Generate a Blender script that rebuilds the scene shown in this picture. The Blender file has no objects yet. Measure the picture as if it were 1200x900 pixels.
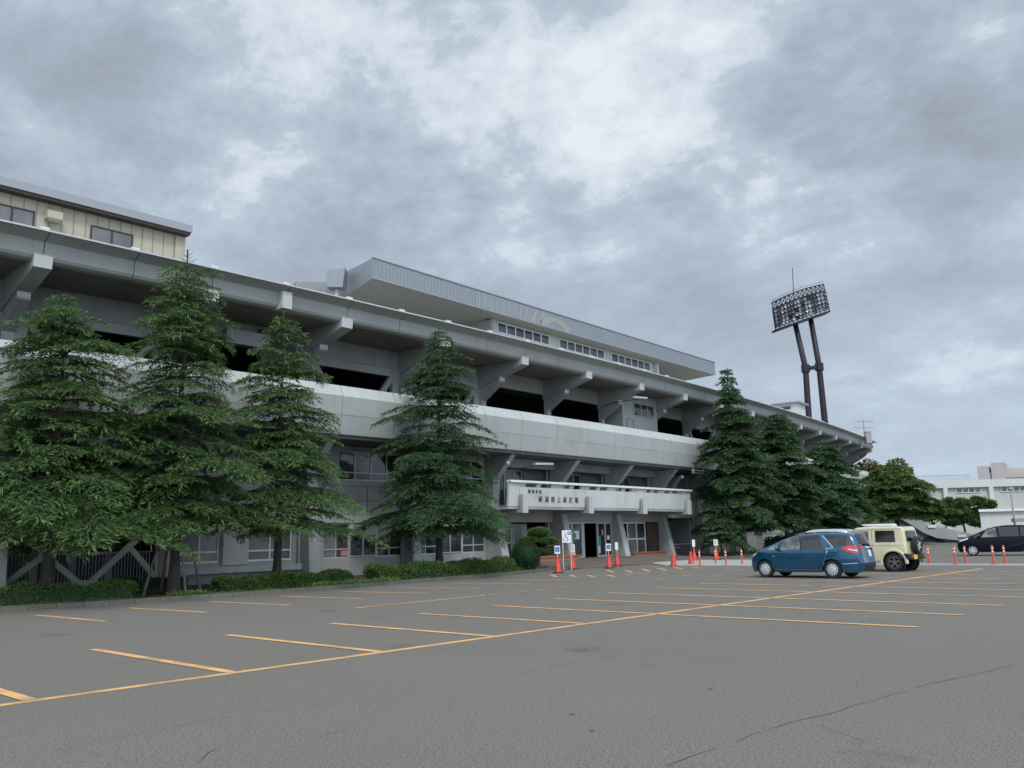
import bpy, math, random
import numpy as np
from mathutils import Vector, Matrix
rng = np.random.default_rng(7)
random.seed(7)
C = bpy.context.scene.collection
SC = bpy.context.scene

# ------------------------------------------------------------------ camera model
F_PX, PITCH, ROLL, HCAM = 1003.0, .1772, .0239, 1.65
def cam_axes():
    cp, sp = math.cos(PITCH), math.sin(PITCH); c, s = math.cos(ROLL), math.sin(ROLL)
    R0 = np.array([1, 0, 0.]); U0 = np.array([0, -sp, cp]); Fw = np.array([0, cp, sp])
    return c*R0 - s*U0, s*R0 + c*U0, Fw
def ray(u, v):
    R, U, Fw = cam_axes(); return (u-600)*R + (450-v)*U + F_PX*Fw
def gp(u, v, z=0.0):
    """point of the ground that the survey photograph shows at u,v"""
    d = ray(u, v); t = (z-HCAM)/d[2]; return np.array([d[0]*t, d[1]*t, z])

# ------------------------------------------------------------------ frames of the place
# parking frame: a along the long bay line, b towards the stand
O2 = np.array([-5.39, 9.82]); DA = np.array([math.sin(.7618), math.cos(.7618)]); NB = np.array([-DA[1], DA[0]])
def AB(a, b, z=0.0):
    p = O2 + DA*a + NB*b; return Vector((p[0], p[1], z))
def ab_of(p):
    r = np.array([p[0], p[1]])-O2; return r@DA, r@NB
# stand frame: i = bay number along a circle of about 500 m, o = metres outwards, z up
kS = .9; X0, Y0 = -17.236*kS, 30.280*kS; PSI = .754; KC = -.0018/kS; SB = 6.663*kS; EX = .412*kS
def B(i, o=0.0, z=0.0):
    s = SB*i + EX*min(max(i-1, 0), 1); a = PSI + KC*s
    x = X0 - (math.cos(a)-math.cos(PSI))/KC; y = Y0 + (math.sin(a)-math.sin(PSI))/KC
    return Vector((x+o*math.cos(a), y-o*math.sin(a), z))
def Btan(i):
    a = PSI + KC*(SB*i + EX*min(max(i-1, 0), 1)); return Vector((math.sin(a), math.cos(a), 0))

# ------------------------------------------------------------------ materials
def new_mat(name):
    m = bpy.data.materials.new(name); m.use_nodes = True
    nt = m.node_tree; return m, nt, nt.nodes['Principled BSDF']
def N(nt, t, **kw):
    n = nt.nodes.new(t)
    for k, v in kw.items():
        if hasattr(n, k): setattr(n, k, v)
        else: n.inputs[k].default_value = v
    return n
def L(nt, a, b): nt.links.new(a, b)
def noise(nt, scale, detail=4, rough=.55, vec=None, dist=0.0):
    n = N(nt, 'ShaderNodeTexNoise'); n.inputs['Scale'].default_value = scale; n.inputs['Detail'].default_value = detail
    n.inputs['Roughness'].default_value = rough; n.inputs['Distortion'].default_value = dist
    if vec is not None: L(nt, vec, n.inputs['Vector'])
    return n
def mapr(nt, src, a, b, c, d):
    n = N(nt, 'ShaderNodeMapRange'); L(nt, src, n.inputs[0])
    for k, v in zip((1, 2, 3, 4), (a, b, c, d)): n.inputs[k].default_value = v
    return n.outputs[0]
def mixc(nt, fac, a, b, mode='MIX'):
    n = N(nt, 'ShaderNodeMix', data_type='RGBA', blend_type=mode)
    if isinstance(fac, (int, float)): n.inputs[0].default_value = fac
    else: L(nt, fac, n.inputs[0])
    for k, v in ((6, a), (7, b)):
        if isinstance(v, tuple): n.inputs[k].default_value = (*v, 1) if len(v) == 3 else v
        else: L(nt, v, n.inputs[k])
    return n.outputs[2]
def pos_vec(nt, sx=1, sy=1, sz=1):
    g = N(nt, 'ShaderNodeNewGeometry'); m = N(nt, 'ShaderNodeMapping'); m.inputs['Scale'].default_value = (sx, sy, sz)
    L(nt, g.outputs['Position'], m.inputs['Vector']); return m.outputs['Vector']
def bump(nt, bs, h, strength=.3, dist=.02):
    b = N(nt, 'ShaderNodeBump'); b.inputs['Strength'].default_value = strength; b.inputs['Distance'].default_value = dist
    L(nt, h, b.inputs['Height']); L(nt, b.outputs[0], bs.inputs['Normal'])
def plain(name, col, rough=.6, metal=0.0, coat=0.0, var=.0, spec=.5):
    m, nt, bs = new_mat(name)
    bs.inputs['Base Color'].default_value = (*col, 1); bs.inputs['Roughness'].default_value = rough
    bs.inputs['Metallic'].default_value = metal; bs.inputs['Coat Weight'].default_value = coat
    bs.inputs['Specular IOR Level'].default_value = spec
    if var:
        n = noise(nt, 3.0, 6, .65, pos_vec(nt)); f = mapr(nt, n.outputs[0], .3, .7, 0, 1)
        c = mixc(nt, f, tuple(x*(1-var) for x in col), tuple(min(1, x*(1+var)) for x in col)); L(nt, c, bs.inputs['Base Color'])
    return m
def concrete(name, col, streak=.25, blot=.18, grain=.08):
    m, nt, bs = new_mat(name); bs.inputs['Roughness'].default_value = .88
    bs.inputs['Specular IOR Level'].default_value = .25
    st = noise(nt, 1.0, 5, .6, pos_vec(nt, 2.6, 2.6, .12)); bl = noise(nt, .45, 6, .65, pos_vec(nt)); gr = noise(nt, 28, 3, .7, pos_vec(nt))
    c = mixc(nt, mapr(nt, bl.outputs[0], .3, .7, 0, 1), tuple(x*(1-blot) for x in col), tuple(x*(1+blot) for x in col))
    dk = (.52, .50, .46)
    c = mixc(nt, mapr(nt, st.outputs[0], .52, .72, 0, streak*1.6), c, dk, 'MULTIPLY')
    c = mixc(nt, mapr(nt, gr.outputs[0], .35, .65, 0, 1), c, mixc(nt, grain*2, c, (0, 0, 0)), 'MIX')
    L(nt, c, bs.inputs['Base Color']); bump(nt, bs, gr.outputs[0], .25, .01); return m

M = {}
M['conc'] = concrete('board_concrete', (.375, .39, .38), .16)
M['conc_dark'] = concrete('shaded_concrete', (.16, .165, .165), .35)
M['fascia'] = concrete('eave_fascia_concrete', (.375, .39, .375), .10, .08, .06)
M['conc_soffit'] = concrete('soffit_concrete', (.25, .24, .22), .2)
M['conc_light'] = concrete('painted_parapet_concrete', (.44, .465, .455), .16, .08, .05)
M['conc_bright'] = concrete('pale_concrete', (.56, .58, .57), .15, .08, .05)
M['conc_cap'] = concrete('lit_parapet_cap', (.53, .555, .545), .16, .08, .05)  # brightness of the upward tilted face is put into its colour
M['balcony'] = concrete('balcony_white_paint', (.58, .60, .59), .20, .07, .04)
M['wall'] = concrete('wall_render', (.37, .385, .38), .18)
M['wall_dark'] = concrete('inner_wall', (.10, .105, .11), .3)  # darkened grey, carries the shade inside the openings in its colour
M['black'] = plain('black_void_shade', (.012, .013, .016), .9)  # near-black base; on interior walls it stands in for deep shade
M['gutter'] = plain('white_gutter_metal', (.52, .53, .54), .45, 0, 0, .08)
M['letter'] = plain('dark_metal_letter', (.05, .052, .055), .5)
M['alu'] = plain('aluminium_frame', (.50, .52, .52), .4, .3, 0, .06)
M['white'] = plain('white_paint', (.72, .73, .72), .5, 0, 0, .05)
M['rail'] = plain('white_handrail', (.76, .77, .77), .4, 0, 0, .04)
M['grey'] = plain('grey_paint', (.26, .27, .28), .6, 0, 0, .1)
M['dgrey'] = plain('dark_grey_paint', (.055, .06, .068), .5, .2)
M['steel'] = plain('steel_metal', (.33, .34, .35), .4, .6, 0, .1)
def glass(name, c1, c2, rough=.06):
    m, nt, bs = new_mat(name); n = noise(nt, .7 if 'car' not in name else 2.2, 3, .5, pos_vec(nt, 1, 1, .5 if 'car' not in name else 1))
    c = mixc(nt, mapr(nt, n.outputs[0], .4, .6, 0, 1), c1, c2); L(nt, c, bs.inputs['Base Color'])
    bs.inputs['Roughness'].default_value = rough; bs.inputs['Specular IOR Level'].default_value = .8; return m
M['glass'] = glass('window_glass', (.012, .014, .018), (.045, .05, .055))
M['glass_blue'] = glass('sky_window_glass', (.03, .04, .055), (.09, .105, .12))
M['curtain'] = glass('curtained_glass', (.10, .105, .11), (.17, .175, .18), .2)
M['carglass'] = plain('car_glass', (.012, .014, .016), .05, 0, 0, 0, .8)
M['carglass_clear'] = glass('clear_car_glass', (.05, .06, .055), (.24, .27, .25), .06)

# asphalt
def asphalt():
    m, nt, bs = new_mat('worn_asphalt'); P = pos_vec(nt)
    big = noise(nt, .16, 5, .6, P); mid = noise(nt, 1.1, 6, .65, P); fine = noise(nt, 80, 4, .9, P); fin2 = noise(nt, 30, 3, .95, P); tiny = N(nt, 'ShaderNodeTexVoronoi'); tiny.inputs['Scale'].default_value = 95; L(nt, P, tiny.inputs['Vector'])
    c = mixc(nt, mapr(nt, big.outputs[0], .35, .65, 0, 1), (.126, .118, .103), (.172, .161, .142))
    c = mixc(nt, mapr(nt, mid.outputs[0], .35, .68, 0, .55), c, (.150, .136, .108))
    c = mixc(nt, mapr(nt, fine.outputs[0], .42, .58, 0, 1), mixc(nt, .70, c, (.018, .017, .015)), mixc(nt, .42, c, (.46, .43, .38)))
    c = mixc(nt, mapr(nt, tiny.outputs['Distance'], .0, .4, .5, 0), c, (.40, .375, .33))
    c = mixc(nt, mapr(nt, fin2.outputs[0], .50, .62, 0, .38), c, (.035, .032, .028)); c = mixc(nt, mapr(nt, fin2.outputs[0], .46, .36, 0, .40), c, (.32, .30, .265))
    vo = N(nt, 'ShaderNodeTexVoronoi', feature='DISTANCE_TO_EDGE'); vo.inputs['Scale'].default_value = .11
    wob = noise(nt, .9, 5, .7, P); add = N(nt, 'ShaderNodeVectorMath', operation='MULTIPLY_ADD'); L(nt, wob.outputs['Color'], add.inputs[0]); add.inputs[1].default_value = (1.6, 1.6, 0); L(nt, P, add.inputs[2])
    L(nt, add.outputs[0], vo.inputs['Vector'])
    msk = noise(nt, .09, 2, .5, P)
    cr = mapr(nt, vo.outputs['Distance'], .0, .0022, 1, 0); mk = mapr(nt, msk.outputs[0], .5, .56, 0, .65)
    mul = N(nt, 'ShaderNodeMath', operation='MULTIPLY'); L(nt, cr, mul.inputs[0]); L(nt, mk, mul.inputs[1])
    c = mixc(nt, mul.outputs[0], c, (.05, .048, .045))
    # older patch of coarse darker asphalt on the camera side of the long line
    sx = N(nt, 'ShaderNodeSeparateXYZ'); L(nt, P, sx.inputs[0]); mA = N(nt, 'ShaderNodeMath', operation='MULTIPLY'); L(nt, sx.outputs[0], mA.inputs[0]); mA.inputs[1].default_value = float(-DA[1])
    mB_ = N(nt, 'ShaderNodeMath', operation='MULTIPLY_ADD'); L(nt, sx.outputs[1], mB_.inputs[0]); mB_.inputs[1].default_value = float(DA[0]); L(nt, mA.outputs[0], mB_.inputs[2])
    wb = noise(nt, .25, 3, .5, P); sB = N(nt, 'ShaderNodeMath', operation='MULTIPLY_ADD'); L(nt, wb.outputs[0], sB.inputs[0]); sB.inputs[1].default_value = 2.5; L(nt, mB_.outputs[0], sB.inputs[2])
    c = mixc(nt, mapr(nt, sB.outputs[0], 10.3, 12.6, .0, .30), c, (.17, .155, .125))
    st = noise(nt, .5, 5, .75, P, .6); c = mixc(nt, mapr(nt, st.outputs[0], .60, .72, 0, .45), c, (.085, .083, .08))
    vs_ = N(nt, 'ShaderNodeTexVoronoi'); vs_.inputs['Scale'].default_value = .42; L(nt, add.outputs[0], vs_.inputs['Vector']); spm = noise(nt, .13, 2, .5, P)
    mq = N(nt, 'ShaderNodeMath', operation='MULTIPLY'); L(nt, mapr(nt, vs_.outputs['Distance'], .06, .16, .38, 0), mq.inputs[0]); L(nt, mapr(nt, spm.outputs[0], .46, .54, 0, 1), mq.inputs[1])
    c = mixc(nt, mq.outputs[0], c, (.055, .052, .048))
    L(nt, c, bs.inputs['Base Color']); bs.inputs['Roughness'].default_value = .92; bs.inputs['Specular IOR Level'].default_value = .22
    bump(nt, bs, tiny.outputs['Distance'], .12, .004); return m
M['asphalt'] = asphalt()
def line_paint(name, col, wear=.5):
    m, nt, bs = new_mat(name); P = pos_vec(nt); f = noise(nt, 40, 4, .8, P); g = noise(nt, 1.6, 5, .65, P)
    s = N(nt, 'ShaderNodeMath', operation='ADD'); L(nt, f.outputs[0], s.inputs[0]); L(nt, g.outputs[0], s.inputs[1])
    c = mixc(nt, mapr(nt, s.outputs[0], .96, 1.16, 0, wear), col, (.15, .145, .135)); L(nt, c, bs.inputs['Base Color'])
    bs.inputs['Roughness'].default_value = .75; return m
M['yellow'] = line_paint('orange_yellow_line_paint', (.80, .43, .165), .65)
M['yellow_worn'] = line_paint('worn_orange_line_paint', (.66, .40, .20), .9)
M['white_worn'] = line_paint('worn_white_paint', (.55, .55, .52), .9)
M['crack'] = plain('crack_dark', (.085, .081, .074), .95)
M['kerb'] = concrete('kerb_stone', (.165, .16, .14), .2, .3, .2)
M['pale_pave'] = concrete('pale_paving', (.44, .44, .42), .1, .08, .1)
M['pave'] = concrete('grey_brown_paving', (.18, .15, .125), .2, .25, .15)
M['soil'] = plain('red_brown_soil', (.075, .040, .026), .95, 0, 0, .45)
M['brick'] = None
def brick():
    m, nt, bs = new_mat('red_brick'); P = pos_vec(nt, 1, 1, 1); b = N(nt, 'ShaderNodeTexBrick'); b.inputs['Scale'].default_value = 4.5
    g = N(nt, 'ShaderNodeNewGeometry'); sp = N(nt, 'ShaderNodeSeparateXYZ'); L(nt, g.outputs['Position'], sp.inputs[0]); cb = N(nt, 'ShaderNodeCombineXYZ')
    s = N(nt, 'ShaderNodeMath', operation='ADD'); L(nt, sp.outputs[0], s.inputs[0]); L(nt, sp.outputs[1], s.inputs[1]); L(nt, s.outputs[0], cb.inputs[0]); L(nt, sp.outputs[2], cb.inputs[1]); L(nt, cb.outputs[0], b.inputs['Vector'])
    b.inputs['Color1'].default_value = (.42, .13, .07, 1); b.inputs['Color2'].default_value = (.30, .09, .05, 1); b.inputs['Mortar'].default_value = (.3, .25, .2, 1)
    L(nt, b.outputs[0], bs.inputs['Base Color']); bs.inputs['Roughness'].default_value = .85; return m
M['brick'] = brick()
def stone():
    m, nt, bs = new_mat('brown_rubble_stone'); P = pos_vec(nt); v = N(nt, 'ShaderNodeTexVoronoi'); v.inputs['Scale'].default_value = 7; L(nt, P, v.inputs['Vector'])
    c = mixc(nt, mapr(nt, v.outputs['Distance'], 0, .7, 0, 1), (.16, .10, .06), (.035, .03, .025)); L(nt, c, bs.inputs['Base Color']); bs.inputs['Roughness'].default_value = .9; bump(nt, bs, v.outputs['Distance'], .8, .04); return m
M['stone'] = stone()
def foliage(name, c1, c2, c3, scale=1.1, trans=.15):
    m, nt, bs = new_mat(name); P = pos_vec(nt); n = noise(nt, scale, 4, .6, P); n2 = noise(nt, 14, 2, .7, P)
    c = mixc(nt, mapr(nt, n.outputs[0], .35, .65, 0, 1), c1, c2); c = mixc(nt, mapr(nt, n2.outputs[0], .5, .72, 0, .8), c, c3)
    L(nt, c, bs.inputs['Base Color']); bs.inputs['Roughness'].default_value = .62; bs.inputs['Specular IOR Level'].default_value = .25
    tr = N(nt, 'ShaderNodeBsdfTranslucent'); L(nt, c, tr.inputs[0]); mx = N(nt, 'ShaderNodeMixShader'); mx.inputs[0].default_value = trans
    out = nt.nodes['Material Output']; L(nt, bs.outputs[0], mx.inputs[1]); L(nt, tr.outputs[0], mx.inputs[2]); L(nt, mx.outputs[0], out.inputs[0]); return m
M['cedar'] = foliage('cedar_needles', (.056, .120, .042), (.088, .168, .052), (.14, .225, .075), trans=.25)
M['tips'] = foliage('pale_cedar_tips', (.11, .19, .060), (.145, .235, .070), (.19, .28, .10), trans=.28)
M['tips_blue'] = foliage('pale_blue_green_tips', (.058, .128, .055), (.085, .165, .065), (.12, .20, .08), trans=.25)
M['pale_cedar'] = foliage('light_pine_foliage', (.06, .12, .035), (.10, .17, .045), (.15, .22, .06), trans=.2)
M['cedar_blue'] = foliage('cedar_needles_blue_green', (.042, .095, .042), (.064, .135, .054), (.10, .18, .07), trans=.22)
M['cedar_far'] = foliage('far_cedar_needles', (.034, .078, .034), (.060, .122, .042), (.095, .16, .055))
M['hedge'] = foliage('azalea_hedge_leaves', (.050, .105, .026), (.095, .165, .040), (.16, .24, .06), 2.5)
M['bush'] = foliage('dark_bush_leaves', (.020, .055, .024), (.032, .08, .032), (.05, .11, .04), 3)
M['pine'] = foliage('garden_pine_needles', (.07, .14, .04), (.12, .21, .055), (.16, .26, .07), 3)
M['weed'] = foliage('fresh_weed_leaves', (.08, .16, .035), (.12, .22, .05), (.16, .27, .06), 3)
M['autumn'] = foliage('turning_leaves', (.12, .15, .04), (.20, .175, .05), (.09, .13, .04), 1.2)
M['broad'] = foliage('broad_leaves', (.055, .11, .03), (.095, .16, .045), (.13, .20, .06), 1.5)
M['deadleaf'] = plain('bare_twigs', (.10, .095, .08), .9)
def bark():
    m, nt, bs = new_mat('grey_brown_bark'); n = noise(nt, 6, 6, .7, pos_vec(nt, 3, 3, .6)); c = mixc(nt, mapr(nt, n.outputs[0], .35, .65, 0, 1), (.030, .026, .022), (.085, .075, .062)); L(nt, c, bs.inputs['Base Color']); bs.inputs['Roughness'].default_value = .95; bump(nt, bs, n.outputs[0], .8, .03); return m
M['bark'] = bark()
M['wood'] = plain('weathered_stake_wood', (.13, .11, .09), .9, 0, 0, .3)
M['cream_panel'] = concrete('cream_metal_panel', (.50, .46, .365), .12, .05, .03)
M['seam'] = plain('dark_panel_seam', (.26, .24, .19), .8)  # darker tone of the joints between cream panels
M['silver_clad'] = plain('silver_grey_cladding', (.30, .325, .35), .45, .35, 0, .05)
M['fascia_blue'] = plain('blue_grey_stripe', (.27, .32, .38), .5, .2)
M['fascia_tan'] = plain('faded_tan_stripe', (.38, .36, .32), .5, .2)
M['soffit_tan'] = plain('tan_soffit_board', (.36, .345, .30), .8, 0, 0, .06)
M['roof_trim'] = plain('grey_roof_trim', (.34, .35, .38), .5, .2)
M['brown_dark'] = plain('dark_brown_eaves', (.05, .04, .038), .7)
M['red'] = plain('traffic_cone_red', (.62, .045, .03), .5, 0, 0, .1)
M['post_red'] = plain('post_orange_red', (.62, .085, .035), .45, 0, 0, .1)
M['refl'] = plain('reflective_band', (.75, .72, .66), .3)
M['rubber'] = plain('black_rubber', (.02, .02, .021), .8)
M['sign_white'] = plain('sign_white', (.80, .81, .80), .4)
M['sign_blue'] = plain('sign_blue', (.03, .14, .50), .4)
M['sign_yellow'] = plain('sign_yellow', (.75, .55, .05), .4)
M['green'] = plain('poster_green', (.03, .26, .12), .5)
M['pink'] = plain('poster_pink', (.62, .22, .24), .5)
M['tower'] = plain('tower_dark_steel', (.022, .021, .028), .5, .3, 0, .1)
M['lamp'] = plain('lamp_reflector', (.33, .35, .39), .25, .3)
M['lampdark'] = plain('dark_lamp_housing', (.12, .13, .15), .3, .3)
M['far_wall'] = concrete('far_school_wall', (.50, .51, .47), .1, .05, .03)
M['far_wall2'] = concrete('white_shed_wall', (.60, .61, .59), .1, .05, .03)
M['far_pink'] = concrete('far_tower_wall', (.42, .40, .39), .1, .05, .03)
M['ramp'] = concrete('ramp_concrete', (.20, .21, .215), .2, .12)

# ------------------------------------------------------------------ mesh helpers
class MB:
    def __init__(s): s.v = []; s.f = []; s.mi = []; s.cur = 0
    def add(s, vs, fs):
        k = len(s.v); s.v += [tuple(v) for v in vs]; s.f += [tuple(k+j for j in f) for f in fs]; s.mi += [s.cur]*len(fs); return s
    def hexa(s, p):  # 8 points: 0-3 bottom loop, 4-7 top loop
        return s.add(p, [(0, 3, 2, 1), (4, 5, 6, 7), (0, 1, 5, 4), (1, 2, 6, 5), (2, 3, 7, 6), (3, 0, 4, 7)])
    def box(s, c, d, rz=0.0):
        c = Vector(c); x, y, z = d[0]/2, d[1]/2, d[2]/2; m = Matrix.Rotation(rz, 3, 'Z')
        return s.hexa([c + m@Vector(q) for q in ((-x, -y, -z), (x, -y, -z), (x, y, -z), (-x, y, -z), (-x, -y, z), (x, -y, z), (x, y, z), (-x, y, z))])
    def bbox(s, i0, i1, o0, o1, z0, z1):   # in the stand frame, o0 inner, o1 outer
        n = max(1, int(math.ceil((i1-i0)/1.01)))
        for k in range(n):
            a = i0+(i1-i0)*k/n; b = i0+(i1-i0)*(k+1)/n
            s.hexa([B(a, o0, z0), B(a, o1, z0), B(b, o1, z0), B(b, o0, z0), B(a, o0, z1), B(a, o1, z1), B(b, o1, z1), B(b, o0, z1)])
        return s
    def slab(s, poly, dz):  # poly: list of 3D points, extruded down by dz
        n = len(poly); lo = [(p[0], p[1], p[2]-dz) for p in poly]
        return s.add(list(poly)+lo, [tuple(range(n)), tuple(range(2*n-1, n-1, -1))]+[(k, k+n, (k+1) % n+n, (k+1) % n) for k in range(n)])
    def prism(s, poly, ax0, ax1):  # poly pts as functions: list of base points, offset vectors
        n = len(poly); a = [Vector(p)+ax0 for p in poly]; b = [Vector(p)+ax1 for p in poly]
        return s.add(a+b, [tuple(range(n)), tuple(range(2*n-1, n-1, -1))]+[(k, k+n, (k+1) % n+n, (k+1) % n) for k in range(n)])
    def bprism(s, i, hw, poly):  # section polygon (o,z) extruded +-hw metres along the stand
        t = Btan(i); return s.prism([B(i, o, z) for o, z in poly], -t*hw, t*hw)
    def tube(s, pts, rad, n=8, cap=True):
        pts = [Vector(p) for p in pts]; rad = rad if isinstance(rad, (list, tuple)) else [rad]*len(pts); k0 = len(s.v); fs = []; vs = []
        for q, p in enumerate(pts):
            d = (pts[min(q+1, len(pts)-1)]-pts[max(q-1, 0)]).normalized(); a = d.orthogonal().normalized() if abs(d.z) < .95 else Vector((1, 0, 0)); a = (a-d*a.dot(d)).normalized(); b = d.cross(a)
            for j in range(n):
                t = 2*math.pi*j/n; vs.append(p+(a*math.cos(t)+b*math.sin(t))*rad[q])
            if q:
                for j in range(n): fs.append(((q-1)*n+j, (q-1)*n+(j+1) % n, q*n+(j+1) % n, q*n+j))
        if cap: fs += [tuple(range(n))[::-1], tuple((len(pts)-1)*n+j for j in range(n))]
        return s.add(vs, fs)
    def bar(s, p, q, w, h=None):  # rectangular bar
        p, q = Vector(p), Vector(q); h = h or w; d = (q-p).normalized(); up = Vector((0, 0, 1)) if abs(d.z) < .9 else Vector((1, 0, 0))
        a = d.cross(up).normalized()*w/2; b = a.cross(d).normalized()*h/2
        return s.hexa([p-a-b, p+a-b, q+a-b, q-a-b, p-a+b, p+a+b, q+a+b, q-a+b])
    def lathe(s, prof, c, axis='Z', n=16, rot=None):
        vs = []; fs = []; c = Vector(c)
        for r, h in prof:
            for j in range(n):
                t = 2*math.pi*j/n; v = Vector((r*math.cos(t), r*math.sin(t), h)) if axis == 'Z' else Vector((r*math.cos(t), h, r*math.sin(t)))
                if rot is not None: v = rot@v
                vs.append(c+v)
        for q in range(len(prof)-1):
            for j in range(n): fs.append((q*n+j, q*n+(j+1) % n, (q+1)*n+(j+1) % n, (q+1)*n+j))
        return s.add(vs, fs)
    def ellipsoid(s, c, r, nu=14, nv=9, jit=0.0):
        prof = []; vs = []; fs = []; c = Vector(c)
        for a in range(nv+1):
            ph = math.pi*a/nv
            for b in range(nu):
                t = 2*math.pi*b/nu; k = 1+random.uniform(-jit, jit); vs.append(c+Vector((r[0]*math.sin(ph)*math.cos(t), r[1]*math.sin(ph)*math.sin(t), r[2]*math.cos(ph)))*k)
        for a in range(nv):
            for b in range(nu): fs.append((a*nu+b, (a+1)*nu+b, (a+1)*nu+(b+1) % nu, a*nu+(b+1) % nu))
        return s.add(vs, fs)
    def build(s, name, mat, parent=None, smooth=False, bevel=0, rel=None):
        me = bpy.data.meshes.new(name)
        vs = s.v
        if rel is not None: vs = [(v[0]-rel[0], v[1]-rel[1], v[2]-rel[2]) for v in vs]
        me.from_pydata(vs, [], s.f); me.validate()
        mats = mat if isinstance(mat, (list, tuple)) else [mat]
        for m in mats: me.materials.append(m)
        if len(mats) > 1 and len(me.polygons) == len(s.mi): me.polygons.foreach_set('material_index', s.mi)
        if smooth: me.polygons.foreach_set('use_smooth', [True]*len(me.polygons))
        me.update(); o = bpy.data.objects.new(name, me); C.objects.link(o)
        if parent is not None: o.parent = parent
        if rel is not None and parent is None: o.location = rel
        if bevel:
            b = o.modifiers.new('b', 'BEVEL'); b.width = bevel; b.segments = 2; b.limit_method = 'ANGLE'
        return o
def fix(o):
    import bmesh
    bm = bmesh.new(); bm.from_mesh(o.data); bmesh.ops.recalc_face_normals(bm, faces=bm.faces); bm.to_mesh(o.data); bm.free(); return o
def tag(o, label=None, cat=None, group=None, kind=None):
    if label: o['label'] = label
    if cat: o['category'] = cat
    if group: o['group'] = group
    if kind: o['kind'] = kind
    return o
def empty(name, loc, label, cat, group=None, rz=0.0):
    o = bpy.data.objects.new(name, None); C.objects.link(o); o.location = loc; o.rotation_euler = (0, 0, rz); o.empty_display_size = .3
    return tag(o, label, cat, group)
class Thing:
    """parts are given in world coordinates and stored relative to the thing's base"""
    def __init__(s, name, loc, label, cat, group=None): s.o = empty(name, loc, label, cat, group); s.loc = Vector(loc)
    def part(s, name, mb, mat, parent=None, **kw):
        o = mb.build(name, mat, None, kw.get('smooth', False), kw.get('bevel', 0)); fix(o)
        o.data.transform(Matrix.Translation(-s.loc)); o.parent = parent or s.o
        return o
def copy_tree(o, parent=None):
    c = o.copy(); C.objects.link(c); c.parent = parent
    for ch in o.children: copy_tree(ch, c)
    return c

def fast_mesh(name, verts, quads, mat, parent=None, tris=False):
    me = bpy.data.meshes.new(name); k = 3 if tris else 4; nf = len(quads)
    me.vertices.add(len(verts)); me.vertices.foreach_set('co', np.asarray(verts, np.float32).ravel())
    me.loops.add(nf*k); me.loops.foreach_set('vertex_index', np.asarray(quads, np.int32).ravel())
    me.polygons.add(nf); me.polygons.foreach_set('loop_start', np.arange(0, nf*k, k, dtype=np.int32)); me.polygons.foreach_set('loop_total', np.full(nf, k, np.int32))
    me.materials.append(mat); me.update(calc_edges=True)
    o = bpy.data.objects.new(name, me); C.objects.link(o)
    if parent: o.parent = parent
    return o
def blades(P, D, ln, wd, upbias=.6):
    """kite-shaped leaf faces: P base (n,3), D direction, ln, wd"""
    n = len(P); D = D/np.linalg.norm(D, axis=1, keepdims=True)
    r = rng.normal(size=(n, 3)); r[:, 2] += upbias*2
    S = np.cross(D, r); S /= np.linalg.norm(S, axis=1, keepdims=True)+1e-9
    ln = ln[:, None]; wd = wd[:, None]
    V = np.empty((n, 4, 3)); V[:, 0] = P; V[:, 1] = P+D*ln*.45+S*wd*.5; V[:, 2] = P+D*ln; V[:, 3] = P+D*ln*.45-S*wd*.5
    return V.reshape(-1, 3), np.arange(n*4).reshape(-1, 4)

# ------------------------------------------------------------------ world, sun, camera
SUN_EL, SUN_AZ = math.radians(48), math.radians(168)   # azimuth clockwise from +Y (behind the camera, to the right)
w = bpy.data.worlds.new('World'); SC.world = w; w.use_nodes = True; nt = w.node_tree; nt.nodes.clear()
out = N(nt, 'ShaderNodeOutputWorld'); sky = N(nt, 'ShaderNodeTexSky', sky_type='NISHITA'); sky.sun_disc = False
sky.sun_elevation = SUN_EL; sky.sun_rotation = SUN_AZ; sky.air_density = 1.2; sky.dust_density = 1.5
bg1 = N(nt, 'ShaderNodeBackground'); L(nt, sky.outputs[0], bg1.inputs[0]); bg1.inputs[1].default_value = .07
tc = N(nt, 'ShaderNodeTexCoord'); sp = N(nt, 'ShaderNodeSeparateXYZ'); L(nt, tc.outputs['Generated'], sp.inputs[0])
zc = N(nt, 'ShaderNodeMath', operation='MAXIMUM'); L(nt, sp.outputs[2], zc.inputs[0]); zc.inputs[1].default_value = 0.0
za = N(nt, 'ShaderNodeMath', operation='ADD'); L(nt, zc.outputs[0], za.inputs[0]); za.inputs[1].default_value = .34
dv = N(nt, 'ShaderNodeVectorMath', operation='DIVIDE'); cz = N(nt, 'ShaderNodeCombineXYZ')
for k in range(3): L(nt, za.outputs[0], cz.inputs[k])
L(nt, tc.outputs['Generated'], dv.inputs[0]); L(nt, cz.outputs[0], dv.inputs[1])
mp = N(nt, 'ShaderNodeMapping'); L(nt, dv.outputs[0], mp.inputs[0]); mp.inputs['Scale'].default_value = (1, 1.0, .0); mp.inputs['Location'].default_value = (-11, 13, 0); mp.inputs['Rotation'].default_value = (0, 0, .6)
n1 = noise(nt, 1.35, 10, .60, mp.outputs[0], .10); n2 = noise(nt, 4.6, 10, .66, mp.outputs[0], .15); n3 = noise(nt, .5, 3, .5, mp.outputs[0])
m1 = N(nt, 'ShaderNodeMath', operation='MULTIPLY'); L(nt, n2.outputs[0], m1.inputs[0]); m1.inputs[1].default_value = .55
m2 = N(nt, 'ShaderNodeMath', operation='ADD'); L(nt, n1.outputs[0], m2.inputs[0]); L(nt, m1.outputs[0], m2.inputs[1])
ramp = N(nt, 'ShaderNodeValToRGB'); L(nt, mapr(nt, m2.outputs[0], .60, .94, 0, 1), ramp.inputs[0]); er = ramp.color_ramp
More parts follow.
